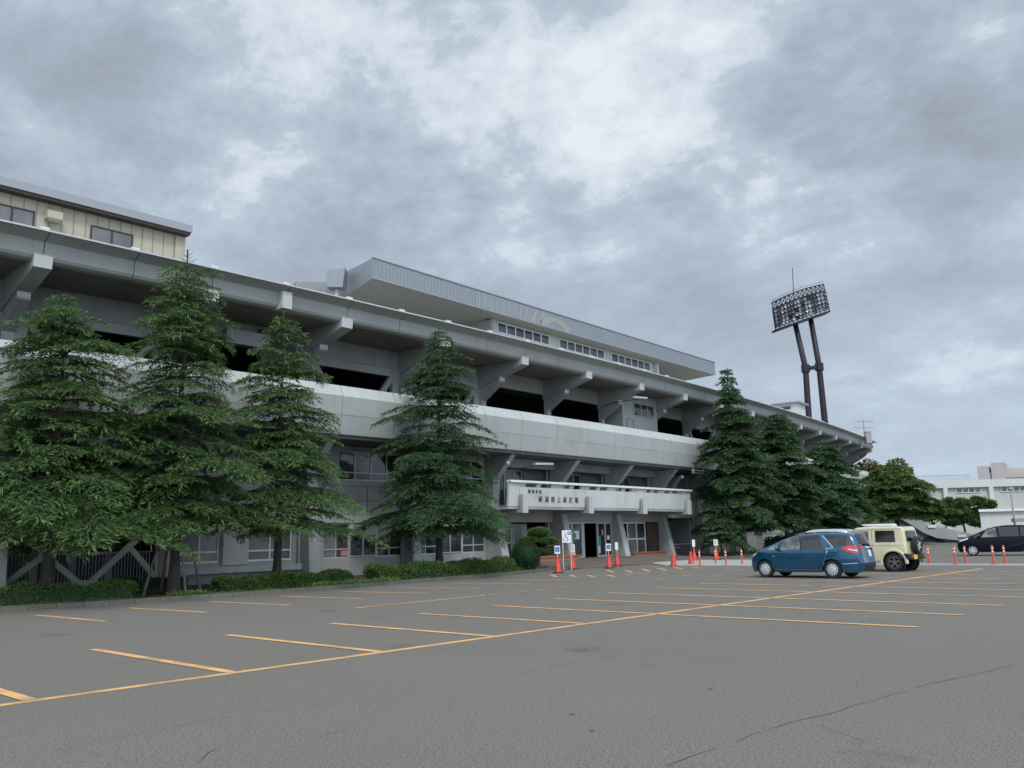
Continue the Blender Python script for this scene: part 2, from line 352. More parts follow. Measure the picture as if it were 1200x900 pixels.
er.elements[0].position = .0; er.elements[0].color = (.68, .73, .78, 1); er.elements[1].position = 1; er.elements[1].color = (.265, .30, .36, 1)
for p_, c_ in ((.25, (.54, .60, .67)), (.35, (.43, .505, .585)), (.60, (.345, .40, .475))):
    e_ = er.elements.new(p_); e_.color = (*c_, 1)
# brighter overcast towards the hidden sun
sd = Vector((math.sin(SUN_AZ)*math.cos(SUN_EL), math.cos(SUN_AZ)*math.cos(SUN_EL), math.sin(SUN_EL)))
dt = N(nt, 'ShaderNodeVectorMath', operation='DOT_PRODUCT'); L(nt, tc.outputs['Generated'], dt.inputs[0]); dt.inputs[1].default_value = sd
br = mapr(nt, dt.outputs['Value'], .0, 1, 1.0, 2.6)
bg2 = N(nt, 'ShaderNodeBackground')
# pale blue horizon band
hz = mapr(nt, sp.outputs[2], .0, .38, .80, 0); colh = mixc(nt, hz, ramp.outputs[0], (.46, .56, .67))
L(nt, colh, bg2.inputs[0]); L(nt, br, bg2.inputs[1])
mx = N(nt, 'ShaderNodeMixShader'); L(nt, mapr(nt, n3.outputs[0], .25, .4, .80, .96), mx.inputs[0]); L(nt, bg1.outputs[0], mx.inputs[1]); L(nt, bg2.outputs[0], mx.inputs[2]); L(nt, mx.outputs[0], out.inputs[0])
sl = bpy.data.lights.new('sun', 'SUN'); sl.energy = 1.3; sl.angle = math.radians(12); sl.color = (1, .96, .9)
so = bpy.data.objects.new('sun', sl); C.objects.link(so); so.rotation_euler = sd.to_track_quat('Z', 'Y').to_euler()
cd = bpy.data.cameras.new('camera'); co = bpy.data.objects.new('camera', cd); C.objects.link(co); SC.camera = co
cd.sensor_width = 36; cd.lens = F_PX/1200*36; cd.clip_start = .1; cd.clip_end = 3000
R_, U_, Fw_ = cam_axes(); co.matrix_world = Matrix(((R_[0], U_[0], -Fw_[0], 0), (R_[1], U_[1], -Fw_[1], 0), (R_[2], U_[2], -Fw_[2], HCAM), (0, 0, 0, 1)))
SC.view_settings.view_transform = 'Standard'; SC.view_settings.look = 'None'; SC.view_settings.exposure = 0.27; SC.view_settings.gamma = 1
SC.cycles.max_bounces = 6; SC.cycles.diffuse_bounces = 3; SC.cycles.transparent_max_bounces = 4; SC.cycles.use_denoising = True

# ------------------------------------------------------------------ ground
g = MB(); g.add([(-700, -300, 0), (900, -300, 0), (900, 1300, 0), (-700, 1300, 0)], [(0, 1, 2, 3)]); tag(g.build('ground', M['asphalt']), kind='structure')

def stripe(mb, p, q, w, z=.004):
    p = Vector((p[0], p[1], z)); q = Vector((q[0], q[1], z)); d = (q-p).normalized(); n = Vector((-d.y, d.x, 0))*w/2
    mb.add([p-n, q-n, q+n, p+n], [(0, 1, 2, 3)])
ln = MB(); W = .15
stripe(ln, AB(-9, .06), AB(34.2, -.14), W)
xs = [-2.2, 0.05, 2.45, 4.85, 7.2, 9.65, 12.05, 14.55, 17.0, 19.5, 22.0, 24.5, 26.95, 29.4, 31.85]
ys = [4.3, 4.35, 4.42, 4.46, 4.58, 4.68, 4.74, 4.87, 4.95, 4.95, 5.0, 5.0, 5.0, 5.0, 5.0]
for k, x in enumerate(xs):
    p0 = AB(x, .06 if k < 6 else -5.25, 0); p1 = AB(x-.1-.02*k*.5, ys[k], 0); stripe(ln, p0, p1, W, .008)
tag(ln.build('parking_line', M['yellow']), kind='structure')
l2 = MB()
for (u0, v0), (u1, v1) in [((41.3, 720.8), (122.7, 728)), ((152, 712.5), (241.3, 717.6)), ((245.3, 705.1), (339.2, 709)), ((328, 698.7), (424.8, 701.6)), ((402.7, 693.3), (498.7, 695.2)), ((464, 688.8), (563.5, 689.3)), ((530, 683.5), (620, 684.3)), ((590, 679.3), (671, 680))]:
    stripe(l2, gp(u0, v0), gp(u1, v1), .13, .004)
stripe(l2, AB(9.68, 7.38), AB(14.62, 7.67), .13, .008); stripe(l2, AB(14.5, 7.66), AB(18.5, 7.9), .08, .008)
stripe(l2, AB(-8, 9.5), AB(-7.8, 13.2), .13); stripe(l2, AB(-3, 9.6), AB(-3.3, 13.3), .13); stripe(l2, AB(-.3, 9.7), AB(-.6, 13.4), .13); stripe(l2, AB(2.2, 9.8), AB(1.9, 13.4), .13)
tag(l2.build('parking_line', M['yellow']), kind='structure')
l3 = MB()
for (u0, v0, u1, v1) in [(640, 669.5, 699, 669.8), (711, 668, 719, 670.8), (733, 668.2, 741, 671), (752, 666.8, 761, 669.8), (646, 673.7, 652, 676), (668, 673.7, 675, 676.6), (689, 674, 696, 676.6), (712, 673.8, 720, 676), (730, 673.2, 741, 674), (770, 665.5, 781, 668.4), (790, 664.8, 800, 667), (745, 672, 760, 673), (625, 676, 631, 676.2), (812, 665, 822, 666)]:
    stripe(l3, gp(u0, v0), gp(u1, v1), .18, .005)
a_, b_ = gp(600, 677.5), gp(700, 675); stripe(l3, a_, b_, .12, .009); stripe(l3, b_, gp(800, 669), .12, .009); stripe(l3, gp(800, 669), gp(890, 662.5), .12, .009)
stripe(l3, gp(850, 668), gp(872, 668.2), .3, .009); stripe(l3, gp(800, 672), gp(812, 672), .2, .009); stripe(l3, gp(905, 667), gp(925, 667), .3, .009)
tag(l3.build('zebra_marking', M['yellow_worn']), kind='structure')
l4 = MB()
stripe(l4, gp(798, 674.8), gp(810, 674.4), .14, .005); stripe(l4, gp(834, 674.8), gp(846, 674.6), .14, .005); stripe(l4, gp(768, 679), gp(778, 678), .10, .005)
tag(l4.build('worn_marking', M['white_worn']), kind='structure')

def crack(px, wdt, seed):
    r_ = random.Random(seed); mb = MB(); P_ = [gp(u, v) for u, v in px]; pts = []
    for p_, q_ in zip(P_[:-1], P_[1:]):
        k_ = max(2, int(np.linalg.norm(q_-p_)/.25))
        for j in range(k_): pts.append(p_+(q_-p_)*j/k_+np.array([r_.gauss(0, .010), r_.gauss(0, .010), 0]))
    for p_, q_ in zip(pts[:-1], pts[1:]):
        if r_.random() < .16: continue
        stripe(mb, p_, q_, wdt*r_.uniform(.3, 1.3), .0035)
    return mb
for k, (px, w_) in enumerate((([(780, 897), (840, 877), (905, 853), (985, 832), (1090, 802), (1200, 777)], .008), ([(60, 880), (240, 845), (330, 830), (450, 818), (560, 800), (650, 782)], .006), ([(640, 782), (760, 762), (880, 742), (960, 731)], .007), ([(232, 895), (245, 882), (255, 874)], .012), ([(960, 850), (1010, 868), (1030, 872)], .008))):
    tag(crack(px, w_, k).build('asphalt_crack', M['crack']), kind='structure')
for k, (u, v, s_) in enumerate(((667, 838, .03), (829, 808, .035), (758, 843, .025), (690, 857, .03))):
    p_ = gp(u, v); V_, Q_ = blades(np.array([[0, 0, .01]]), np.array([[1., .4, .05]]), np.array([s_*2.4]), np.array([s_*1.3]), 3); o_ = fast_mesh('fallen_leaf', V_, Q_, M['wood']); o_.location = p_; tag(o_, ['brown fallen leaf on the asphalt, left of centre', 'dark fallen leaf nearest the long painted line', 'small fallen leaf lying right of centre in the foreground', 'curled fallen leaf in the lower middle foreground'][k], 'leaf', 'fallen leaves on the asphalt')
# planting bed with kerb
kerbL = [(-20, 17.2), (-8, 16.8), (0, 16.3), (4.15, 15.76), (6.8, 15.2), (8.9, 14.95), (11.25, 14.88), (14.8, 15.22), (18, 15.45), (21.06, 15.75), (24, 16.2), (26.1, 16.62), (28.3, 17.2), (30.1, 18.9), (31.2, 20.6), (32.4, 22.3)]
bed = MB(); n = len(kerbL)
top = [AB(a, b+.14, .10) for a, b in kerbL] + [AB(32.4, 23.4, .10), AB(-20, 22.4, .10)]
bed.slab(top, .2); fix(tag(bed.build('planting_bed', M['soil']), kind='structure'))
kb = MB()
for k in range(n-1):
    (a0, b0), (a1, b1) = kerbL[k], kerbL[k+1]; p, q = AB(a0, b0), AB(a1, b1); d = (q-p).normalized(); nn = Vector((-d.y, d.x, 0))*.15
    m_ = max(1, int((q-p).length/.6))
    for j in range(m_):
        s0, s1 = p+(q-p)*(j/m_)+d*.006, p+(q-p)*((j+1)/m_)-d*.006; kb.hexa([s0-Vector((0, 0, .05)), s0+nn-Vector((0, 0, .05)), s1+nn-Vector((0, 0, .05)), s1-Vector((0, 0, .05)), s0+Vector((0, 0, .13)), s0+nn+Vector((0, 0, .14)), s1+nn+Vector((0, 0, .14)), s1+Vector((0, 0, .13))])
fix(tag(kb.build('kerb', M['kerb']), kind='structure'))
# entrance paving, rising gently to the doors
pv = MB(); na, nb = 24, 10; base = 0
vs = []
for ia in range(na+1):
    for ib in range(nb+1):
        a = 29.4+(52-29.4)*ia/na; b = 17.6+(26.5-17.6)*ib/nb; h = .30*min(1, max(0, (b-18)/3.2))*(1-.75*min(1, max(0, (a-43)/5))); vs.append(AB(a, b, .012+h))
pv.add(vs, [(ia*(nb+1)+ib, (ia+1)*(nb+1)+ib, (ia+1)*(nb+1)+ib+1, ia*(nb+1)+ib+1) for ia in range(na) for ib in range(nb)])
tag(pv.build('entrance_paving', M['pave']), kind='structure')
pp_ = MB(); pp_.slab([AB(35.0, 9.6, .05), AB(42.2, 9.6, .05), AB(42.6, 20.2, .05), AB(37.2, 17.6, .05), AB(34.7, 15.0, .05)], .1)
pp_.slab([AB(36.9, -14, .05), AB(37.9, -14, .05), AB(37.9, 9.5, .05), AB(36.9, 9.5, .05)], .1)
fix(tag(pp_.build('pavement', M['pale_pave']), kind='structure'))
bd2 = MB(); bd2.slab([AB(44.5, 19.9, .12), AB(46.5, 18.2, .12), AB(52, 17.2, .12), AB(66, 18.0, .12), AB(80, 19.2, .12), AB(104, 22, .12), AB(104, 33, .12), AB(80, 28.5, .12), AB(60, 25.2, .12), AB(46, 23.6, .12)], .2)
fix(tag(bd2.build('planting_bed', M['kerb']), kind='structure'))

# ------------------------------------------------------------------ the stand
ST = Thing('stadium_stand', B(6, -3, 0), 'long curved grey concrete stadium stand with deep roof ribs, pale parapet and white entrance balcony', 'stadium')
I0, I1 = -4, 16.2
HW = .28
def di(m): return m/6.0
RIB = [(.02, 11.28), (0, 10.83), (-1.42, 10.42), (-1.42, 10.30), (-3.0, 9.22), (-3.0, 7.2), (-3.32, 7.2), (-3.32, 11.45)]
STRUT = [(-1.42, 10.36), (-1.66, 10.40), (-1.66, 10.12), (-3.04, 9.2), (-3.04, 8.9), (-2.9, 8.9)]
for i in range(I0, 17):
    mb = MB(); mb.bprism(i, .29, [(.04, 11.30), (0, 10.83), (-1.42, 10.44), (-3.30, 9.9), (-3.30, 11.30)])
    mb.bprism(i, .21, [(-1.42, 10.43), (-1.66, 10.36), (-1.66, 10.10), (-3.06, 9.22), (-3.06, 7.0), (-3.28, 7.0), (-3.28, 9.895)])
    r = ST.part('rib', mb, M['conc'], bevel=.015)
    cap = MB(); cap.bprism(i, .295, [(.045, 11.25), (.055, 11.25), (.012, 10.835), (0.002, 10.835)]); ST.part('rib_end', cap, M['conc_bright'], r); cap = MB(); cap.bprism(i, .215, [(-1.655, 10.37), (-1.645, 10.37), (-1.665, 10.11), (-1.675, 10.11)])
    ST.part('rib_end', cap, M['conc_bright'], r)
# roof fascia, half a bay each
PROF = [(-.45, 11.08), (-.20, 11.09), (-.08, 11.14), (-.01, 11.24), (.02, 11.38), (.055, 11.72), (.18, 11.785), (.50, 11.92)]
def sweep(mb, prof, i0, i1, n=2, thick=None):
    vs = []; m = len(prof)
    for k in range(n+1):
        i = i0+(i1-i0)*k/n
        for o, z in prof: vs.append(B(i, o, z))
    fs = [(k*m+j, (k+1)*m+j, (k+1)*m+j+1, k*m+j+1) for k in range(n) for j in range(m-1)]
    mb.add(vs, fs)
    # end caps
    return mb
for k in range(int((I1-I0)*2)):
    a = I0+k*.5+di(.016); b = I0+(k+1)*.5-di(.016)
    mb = MB(); pr = PROF+[(.46, 11.945), (-.45, 11.95), (-.45, 11.10)]; sweep(mb, pr, a, b, 1)
    nn = len(pr); mb.f += [tuple(range(nn-1))[::-1], tuple(range(nn, 2*nn-1))]; mb.mi += [0, 0]
    o_ = ST.part('fascia_panel', mb, M['fascia'])
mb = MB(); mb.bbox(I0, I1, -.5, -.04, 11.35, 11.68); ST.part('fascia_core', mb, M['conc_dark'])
mb = MB(); mb.bbox(1.46, 1.53, -.3, .30, 11.05, 11.76); ST.part('joint_cover', mb, M['conc_bright'])
mb = MB(); mb.bbox(I0, I1+.02, .40, .48, 11.955, 12.00); mb.bbox(I0, I1+.02, .505, .53, 11.94, 12.0); mb.bbox(I0, I1+.02, .48, .505, 11.955, 12.0); gt = ST.part('gutter', mb, M['gutter'])
for k in range(int((I1-I0)*2)):
    i = I0+k*.5; mb = MB(); t = Btan(i); mb.bprism(i-.02, .14, [(.30, 12.0), (.44, 12.0), (.38, 12.13), (.24, 12.15), (.15, 12.0)]); ST.part('drain_hood', mb, M['gutter'], gt, bevel=.02)
mb = MB(); mb.bbox(I0, I1, -14, .39, 11.96, 11.99); ST.part('roof_deck', mb, M['conc'])
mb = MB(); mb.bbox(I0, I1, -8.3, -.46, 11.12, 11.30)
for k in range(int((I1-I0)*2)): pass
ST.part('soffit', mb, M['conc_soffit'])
# upper storey behind the ribs
for b in range(I0, 16):
    i0, i1 = b+di(.22), b+1-di(.22)
    if b == 6:
        mb = MB(); mb.bbox(6.18, i1, -3.6, -2.2, 7.8, 11.11); wl = ST.part('upper_room_wall', mb, M['conc_light'])
        continue
    mb = MB(); mb.bbox(i0, i1, -3.45, -3.25, 10.22, 11.11); ST.part('upper_beam', mb, M['conc'])
    if b in (-1, 0, 2, 3, 8, 9, 11, 13, 15, 12):
        mb = MB(); zt, zb = 9.78, 7.9
        mb.bbox(i0, i1, -3.42, -3.18, zt, 10.19)
        mb.bbox(i0, i0+di(.45), -3.42, -3.18, zb, zt); mb.bbox(i1-di(.45), i1, -3.42, -3.18, zb, zt)
        for (ia, za_, ib, zb_) in ((i0+di(.45), 9.75, i0+di(1.75), 8.0), (i1-di(.45), 9.75, i1-di(1.75), 8.0)):
            mb.bar(B(ia, -3.28, za_), B(ib, -3.28, zb_), .2, .26)
        ST.part('opening_frame', mb, M['conc'])
    if b in (1,):
        mb = MB(); mb.bbox(b+.3, b+.62, -2.6, -2.2, 9.9, 10.5); ST.part('duct_box', mb, M['grey'])
        mb = MB(); mb.bbox(b+.62, b+.9, -3.2, -2.9, 9.3, 10.9); ST.part('duct_box', mb, M['wall_dark'])
mb = MB(); mb.bbox(I0, I1, -8.2, -8.0, 6.4, 11.1); ST.part('concourse_back_wall', mb, M['black'])  # coloured near-black to make the concourse behind the openings dark
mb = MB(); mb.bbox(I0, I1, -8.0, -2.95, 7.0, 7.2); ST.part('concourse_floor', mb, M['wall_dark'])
# pale curved parapet, half-bay panels
PP = [(-.48, 6.20), (-.46, 6.24), (-.30, 7.05), (-.20, 7.84), (-.46, 8.34), (-.62, 8.34), (-.62, 6.20)]
for k in range(int((I1-I0)*2)):
    a = I0+k*.5+di(.014); b = I0+(k+1)*.5-di(.014); mb = MB(); pr = PP+[PP[0]]; sweep(mb, pr, a, b, 1); nn = len(PP)
    m_ = len(pr); mb.f += [tuple(range(nn))[::-1], tuple(range(m_, m_+nn))]; mb.mi += [0, 0]
    for q in range(len(mb.mi)-2): mb.mi[q] = 1 if q % 7 == 3 else 0
    ST.part('parapet_panel', mb, [M['conc_light'], M['conc_cap']])
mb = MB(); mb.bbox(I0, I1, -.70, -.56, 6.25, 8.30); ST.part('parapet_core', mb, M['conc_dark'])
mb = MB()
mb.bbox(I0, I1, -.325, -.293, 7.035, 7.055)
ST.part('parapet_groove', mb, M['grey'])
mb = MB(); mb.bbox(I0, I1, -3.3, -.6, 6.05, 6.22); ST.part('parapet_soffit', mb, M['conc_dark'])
# window helper
def window(i0, i1, z0, z1, o, cols, trans=None, mat='glass', parent=None, fw=.055, frame='alu'):
    fr = MB(); d = .07
    fr.bbox(i0, i1, o-d, o, z0, z0+fw); fr.bbox(i0, i1, o-d, o, z1-fw, z1)
    step = (i1-i0)/cols
    for k in range(cols+1):
        c = i0+step*k; lo = c if k == 0 else (c-di(fw) if k == cols else c-di(fw)/2); fr.bbox(lo, lo+di(fw), o-d, o, z0+fw, z1-fw)
    if trans:
        for k in range(cols): fr.bbox(i0+step*k+di(fw)*.6, i0+step*(k+1)-di(fw)*.6, o-d+.005, o-.002, trans-fw/2, trans+fw/2)
    f = ST.part('window', fr, M[frame], parent)
    for k in range(cols):
        m_ = MB(); m_.bbox(i0+step*k+di(fw)*.4, i0+step*(k+1)-di(fw)*.4, o-d*.6, o-d*.55, z0+fw*.5, z1-fw*.5)
        mm = mat if isinstance(mat, str) else mat[k % len(mat)]
        ST.part('pane', m_, M[mm], f) if parent is None else None
    return f
def wall(name, i0, i1, z0, z1, o, ops, mat, th=.25):
    zs = sorted({z0, z1, *[q for op in ops for q in op[2:]]}); mb = MB()
    for za_, zb_ in zip(zs[:-1], zs[1:]):
        xs_ = [i0]
        for op in sorted(ops):
            if op[2] <= za_+1e-6 and op[3] >= zb_-1e-6: xs_ += [op[0], op[1]]
        xs_.append(i1)
        for q in range(0, len(xs_), 2):
            if xs_[q+1]-xs_[q] > 1e-4: mb.bbox(xs_[q], xs_[q+1], o-th, o, za_, zb_)
    return ST.part(name, mb, M[mat])
# lower pillars and fins
for i in range(I0, 17):
    ent = 4 <= i <= 8
    mb = MB()
    if ent: mb.bprism(i, .29, [(-1.52, -.1), (-2.26, 3.30), (-3.4, 3.30), (-3.4, -.1)]); mb.bprism(i, .285, [(-2.34, 3.30), (-2.2, 4.85), (-3.4, 4.85), (-3.4, 3.30)])
    else: mb.bprism(i, .285, [(-2.06, -.1), (-2.36, 4.85), (-3.1, 4.85), (-3.1, -.1)])
    p = ST.part('pillar', mb, M['conc'], bevel=.015)
    cap = MB()
    if ent: cap.bprism(i, .27, [(-1.515, 0), (-1.505, 0), (-2.22, 3.2), (-2.23, 3.2)])
    else: cap.bprism(i, .265, [(-2.052, 0), (-2.042, 0), (-2.34, 4.8), (-2.35, 4.8)])
    ST.part('pillar_face', cap, M['conc_light'], p)
    mb = MB(); mb.bprism(i, .2, [(-.95, 6.04), (-2.1, 4.85), (-3.0, 4.85), (-3.0, 6.04)]); f = ST.part('fin', mb, M['conc'])
    cap = MB(); cap.bprism(i, .185, [(-.935, 6.04), (-.955, 6.06), (-2.10, 4.87), (-2.09, 4.85)]); ST.part('fin_face', cap, M['conc_light'], f)
# storeys per bay
for b in range(I0, 16):
    i0, i1 = b+di(.285), b+1-di(.285)
    if b in (-3, -2, -1, 0):            # open lattice bays
        o = -2.75
        wall('upper_wall', i0, i1, 2.75, 6.04, o, [(b+.18, b+.82, 4.45, 5.8)], 'wall'); window(b+.18, b+.82, 4.45, 5.8, o-.06, 4, 4.8, ('glass', 'curtain', 'glass', 'glass'))
        mb = MB(); mb.bbox(i0, i1, -2.95, o, -.05, .38); ST.part('plinth', mb, M['conc'])
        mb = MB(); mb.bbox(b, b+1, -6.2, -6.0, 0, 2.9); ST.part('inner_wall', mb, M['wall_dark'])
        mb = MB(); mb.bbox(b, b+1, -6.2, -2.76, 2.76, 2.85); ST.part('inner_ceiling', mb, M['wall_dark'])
        mb = MB()
        for ia, za_, ib, zb_ in ((b+.06, .42, b+.40, 2.0), (b+.05, 2.6, b+.47, .44), (b+.55, .44, b+.95, 2.65), (b+.78, 1.55, b+.95, .44)):
            mb.bar(B(ia, o-.12, za_), B(ib, o-.12, zb_), .14, .2)
        mb.bbox(b+.44, b+.58, o-.2, o-.02, .38, .5)
        ST.part('lattice_brace', mb, M['conc'])
        mb = MB()
        for q in range(46): mb.bbox(i0+(i1-i0)*q/46, i0+(i1-i0)*q/46+di(.03), -3.32, -3.29, .35, 1.42)
        mb.bbox(i0, i1, -3.34, -3.27, 1.42, 1.47); mb.bbox(i0, i1, -3.34, -3.27, .3, .35); ST.part('railing', mb, M['grey'])
        for q in range(3):
            mb = MB(); c_ = b+.28+.22*q; mb.bbox(c_, c_+di(.22), -4.4, -4.2, 0, 2.75); ST.part('inner_post', mb, M['grey'])
    elif b == 1:
        o = -2.85
        wall('lower_wall', i0, i1, 0, 6.04, o, [(b+.09, b+.36, .92, 2.45), (b+.56, b+.9, .92, 2.45), (b+.2, b+.8, 4.45, 5.8)], 'wall')
        window(b+.09, b+.36, .92, 2.45, o-.06, 2, 1.35, 'curtain', None, .07, 'white'); window(b+.56, b+.9, .92, 2.45, o-.06, 2, 1.35, 'curtain', None, .07, 'white'); window(b+.2, b+.8, 4.45, 5.8, o-.06, 4, 4.8)
        mb = MB(); mb.bbox(i0, i1-di(.02), o, o+.32, .50, .76); mb.bbox(b+.37, b+.55, o, o+.16, .80, 2.1); ST.part('sill_ledge', mb, M['conc_light'], bevel=.01)
        mb = MB(); mb.bbox(b+.03, b+.385, o, o+.04, 2.5, 2.62); ST.part('lintel', mb, M['conc_light'])
    elif b in (2, 3):
        o = -2.85; L0, L1 = b+.165 if b == 2 else b+.08, b+.98-di(.285)+.02
        L1 = i1-di(.02)
        ops = [(L0, L1, .9, 2.45), (b+.30, L1, 4.45, 5.80)]
        wall('lower_wall', i0, i1, 0, 6.04, o, ops, 'wall')
        c1 = L0+(L1-L0)*.32; c2 = L0+(L1-L0)*.66
        window(L0, c1-.004, .9, 2.45, o-.06, 2, 1.3, ('curtain', 'glass')); window(c1, c2, .93, 1.98, o-.04, 2, None, ('glass', 'glass')); window(c2+.004, L1, .9, 2.45, o-.06, 2, 1.3, ('glass', 'glass'))
        mb = MB(); mb.bbox(c1, c2, o-.10, o-.03, 1.985, 2.45); pnl = ST.part('vent_panel', mb, M['conc_bright'])
        mb = MB(); cc = B((c1+c2)/2, o, 2.24); tt = Btan(b); nn_ = Vector((tt.y, -tt.x, 0)); rot = Matrix((tt, Vector((0, 0, 1)), nn_)).transposed(); mb.lathe([(0, .02), (.13, .02), (.13, -.03)], cc, 'Z', 14, rot); ST.part('vent_cap', mb, M['dgrey'], pnl)
        window(b+.30, L1, 4.45, 5.80, o-.05, 4, 4.82, ('glass', 'curtain', 'glass', 'glass'))
        mb = MB(); mb.bbox(i0, i1, o, o+.035, 2.49, 2.78); ST.part('lintel', mb, M['conc_light'])
        mb = MB(); mb.bbox(i0, i1, o, o+.012, 4.16, 4.18); mb.bbox(i0, i1, o, o+.012, 3.5, 3.52); mb.bbox((i0+i1)/2+.08, (i0+i1)/2+.084, o, o+.011, 2.8, 4.15); ST.part('wall_groove', mb, M['dgrey'])
        if b == 2:
            mb = MB(); mb.bbox(c1-.075, c1-.01, o-.10, o-.094, 1.0, 1.24); ST.part('notice', mb, M['pink']); mb = MB(); mb.bbox(c2-.03, c2-.003, o-.076, o-.072, 1.80, 1.96); ST.part('red_sticker', mb, M['red'])
    elif b in (4, 5, 6):
        o = -3.42
        mb = MB(); mb.bbox(b+di(.29), b+1-di(.29), -3.1, (-2.75 if b == 4 else -2.48), 2.48, 3.28); ST.part('entrance_beam', mb, M['conc'])
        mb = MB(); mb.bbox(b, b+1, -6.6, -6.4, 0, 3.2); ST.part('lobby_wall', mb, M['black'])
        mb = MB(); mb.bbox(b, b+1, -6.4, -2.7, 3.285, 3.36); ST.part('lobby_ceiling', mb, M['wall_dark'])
        # first floor behind the balcony
        wall('upper_wall', b, b+1, 3.4, 6.04, -3.42, [(b+.22, b+.62, 3.42, 5.5)], 'conc_dark')
        window(b+.22, b+.62, 3.42, 5.5, -3.48, 3, None, ('glass', 'glass_blue', 'glass'))
        mb = MB(); mb.bbox(i0, i1, -2.9, -2.5, 5.55, 6.04); ST.part('balcony_beam', mb, M['conc'])
    elif b == 7:
        wall('recess_wall', 6.9, 7.95, 0, 6.04, -4.6, [(7.42, 7.62, 1.75, 2.75)], 'wall')
        window(7.42, 7.62, 1.75, 2.75, -4.64, 1)
        mb = MB(); mb.bbox(7.1, 7.93, -4.55, -2.6, 2.75, 3.9); ST.part('recess_canopy', mb, M['conc'])
        mb = MB(); mb.bbox(7.1, 7.95, -4.58, -4.0, .55, .68); mb.tube([B(7.55, -4.5, 2.2), B(7.55, -4.5, .85), B(7.55, -3.9, .85), B(7.9, -3.0, .85), B(7.9, -3.0, .15)], .04, 6); ST.part('drain_pipe', mb, M['conc_light'])
        mb = MB()
        for q in range(3): mb.box(B(7.5+.06*q, -3.6, 2.66), (.16, .16, .12))
        ST.part('vent_box', mb, M['black'])
    else:
        o = -2.62
        wall('lower_wall', i0, i1, 0, 6.04, o, [(b+.22, b+.55, 1.70, 2.12), (b+.14, b+.75, 4.3, 5.6)], 'wall')
        window(b+.22, b+.55, 1.70, 2.12, o-.06, 3, None, 'curtain'); window(b+.14, b+.75, 4.3, 5.6, o-.06, 4, 4.7)
        mb = MB(); mb.bbox(i0, i1, o, o+.03, 3.35, 3.42); mb.bbox(i0, i1, o, o+.03, 1.45, 1.5); ST.part('wall_groove', mb, M['grey'])
mb = MB(); mb.bbox(I0, I1, -8.2, -8.05, -.1, 6.4); ST.part('inner_back_wall', mb, M['black'])  # closes the view through; interior shade is painted as black
mb = MB(); mb.bbox(7.955, 7.995, -8.0, -2.7, 0, 6.04); ST.part('recess_side_wall', mb, M['wall'])
# end wall of the stand
mb = MB(); t = Btan(I1)
mb.prism([B(I1, o, z) for o, z in ((-2.6, 0), (-2.6, 6.1), (-.6, 6.2), (-.5, 8.2), (-3.2, 8.3), (-3.2, 9.2), (-1.2, 10.3), (-.4, 11.1), (-.4, 11.9), (-12, 11.9), (-12, 0))], Vector((0, 0, 0)), t*.25); ST.part('end_wall', mb, M['conc'])
# upper room window and door (bay 6)
window(6.42, 6.88, 9.62, 10.55, -2.14, 3, None, 'glass'); mb = MB(); mb.bbox(6.25, 6.27, -2.2, -2.17, 8.2, 9.35); mb.bbox(6.25, 6.42, -2.2, -2.17, 9.33, 9.37); mb.bbox(6.40, 6.42, -2.2, -2.17, 8.2, 9.33); ST.part('door_outline', mb, M['grey'])
# lamps on arms
for (i, o, z, ln_, ot) in ((5.85, -1.5, 10.15, 1.6, .3), (4.03, -.45, 5.35, 1.1, 1.1)):
    mb = MB(); mb.tube([B(i, o-.8, z-.1), B(i+.03, o+ln_*.5, z), B(i+.05, o+ln_, z+.02)], .03, 6); lm = ST.part('lamp_arm', mb, M['dgrey'])
    mb = MB(); mb.bar(B(i-.08, o+ln_+.05, z+.05), B(i+.12, o+ln_+.3, z+.08), .22, .1); ST.part('lamp_head', mb, M['alu'], lm)
for i in (7.12, 3.92):
    mb = MB(); p = B(i, -1.0, 5.55); mb.lathe([(0, .10), (.11, .09), (.15, .0), (.12, -.08), (0, -.12)], p, 'Y', 12); ST.part('round_lamp', mb, M['alu'], smooth=True)
mb = MB(); mb.bar(B(7.22, -.4, 6.0), B(7.42, -.2, 6.0), .3, .07); mb.bar(B(7.22, -.4, 5.82), B(7.42, -.2, 5.82), .3, .05); mb.bar(B(7.22, -.4, 5.8), B(7.22, -.4, 6.15), .05); mb.bar(B(7.42, -.2, 5.8), B(7.42, -.2, 6.15), .05); ST.part('flood_lamp', mb, M['white'])
# downpipes beside ribs
for i in range(I0, 16):
    mb = MB(); mb.tube([B(i+1-di(.36), -2.86, 7.3), B(i+1-di(.36), -2.86, 9.0)], .05, 6)
    mb.tube([B(i+di(-.36), -2.72 if i < 4 else -3.1, .1), B(i+di(-.36), -2.72 if i < 4 else -3.1, 6.0)], .05, 6); ST.part('downpipe', mb, M['conc_light'])
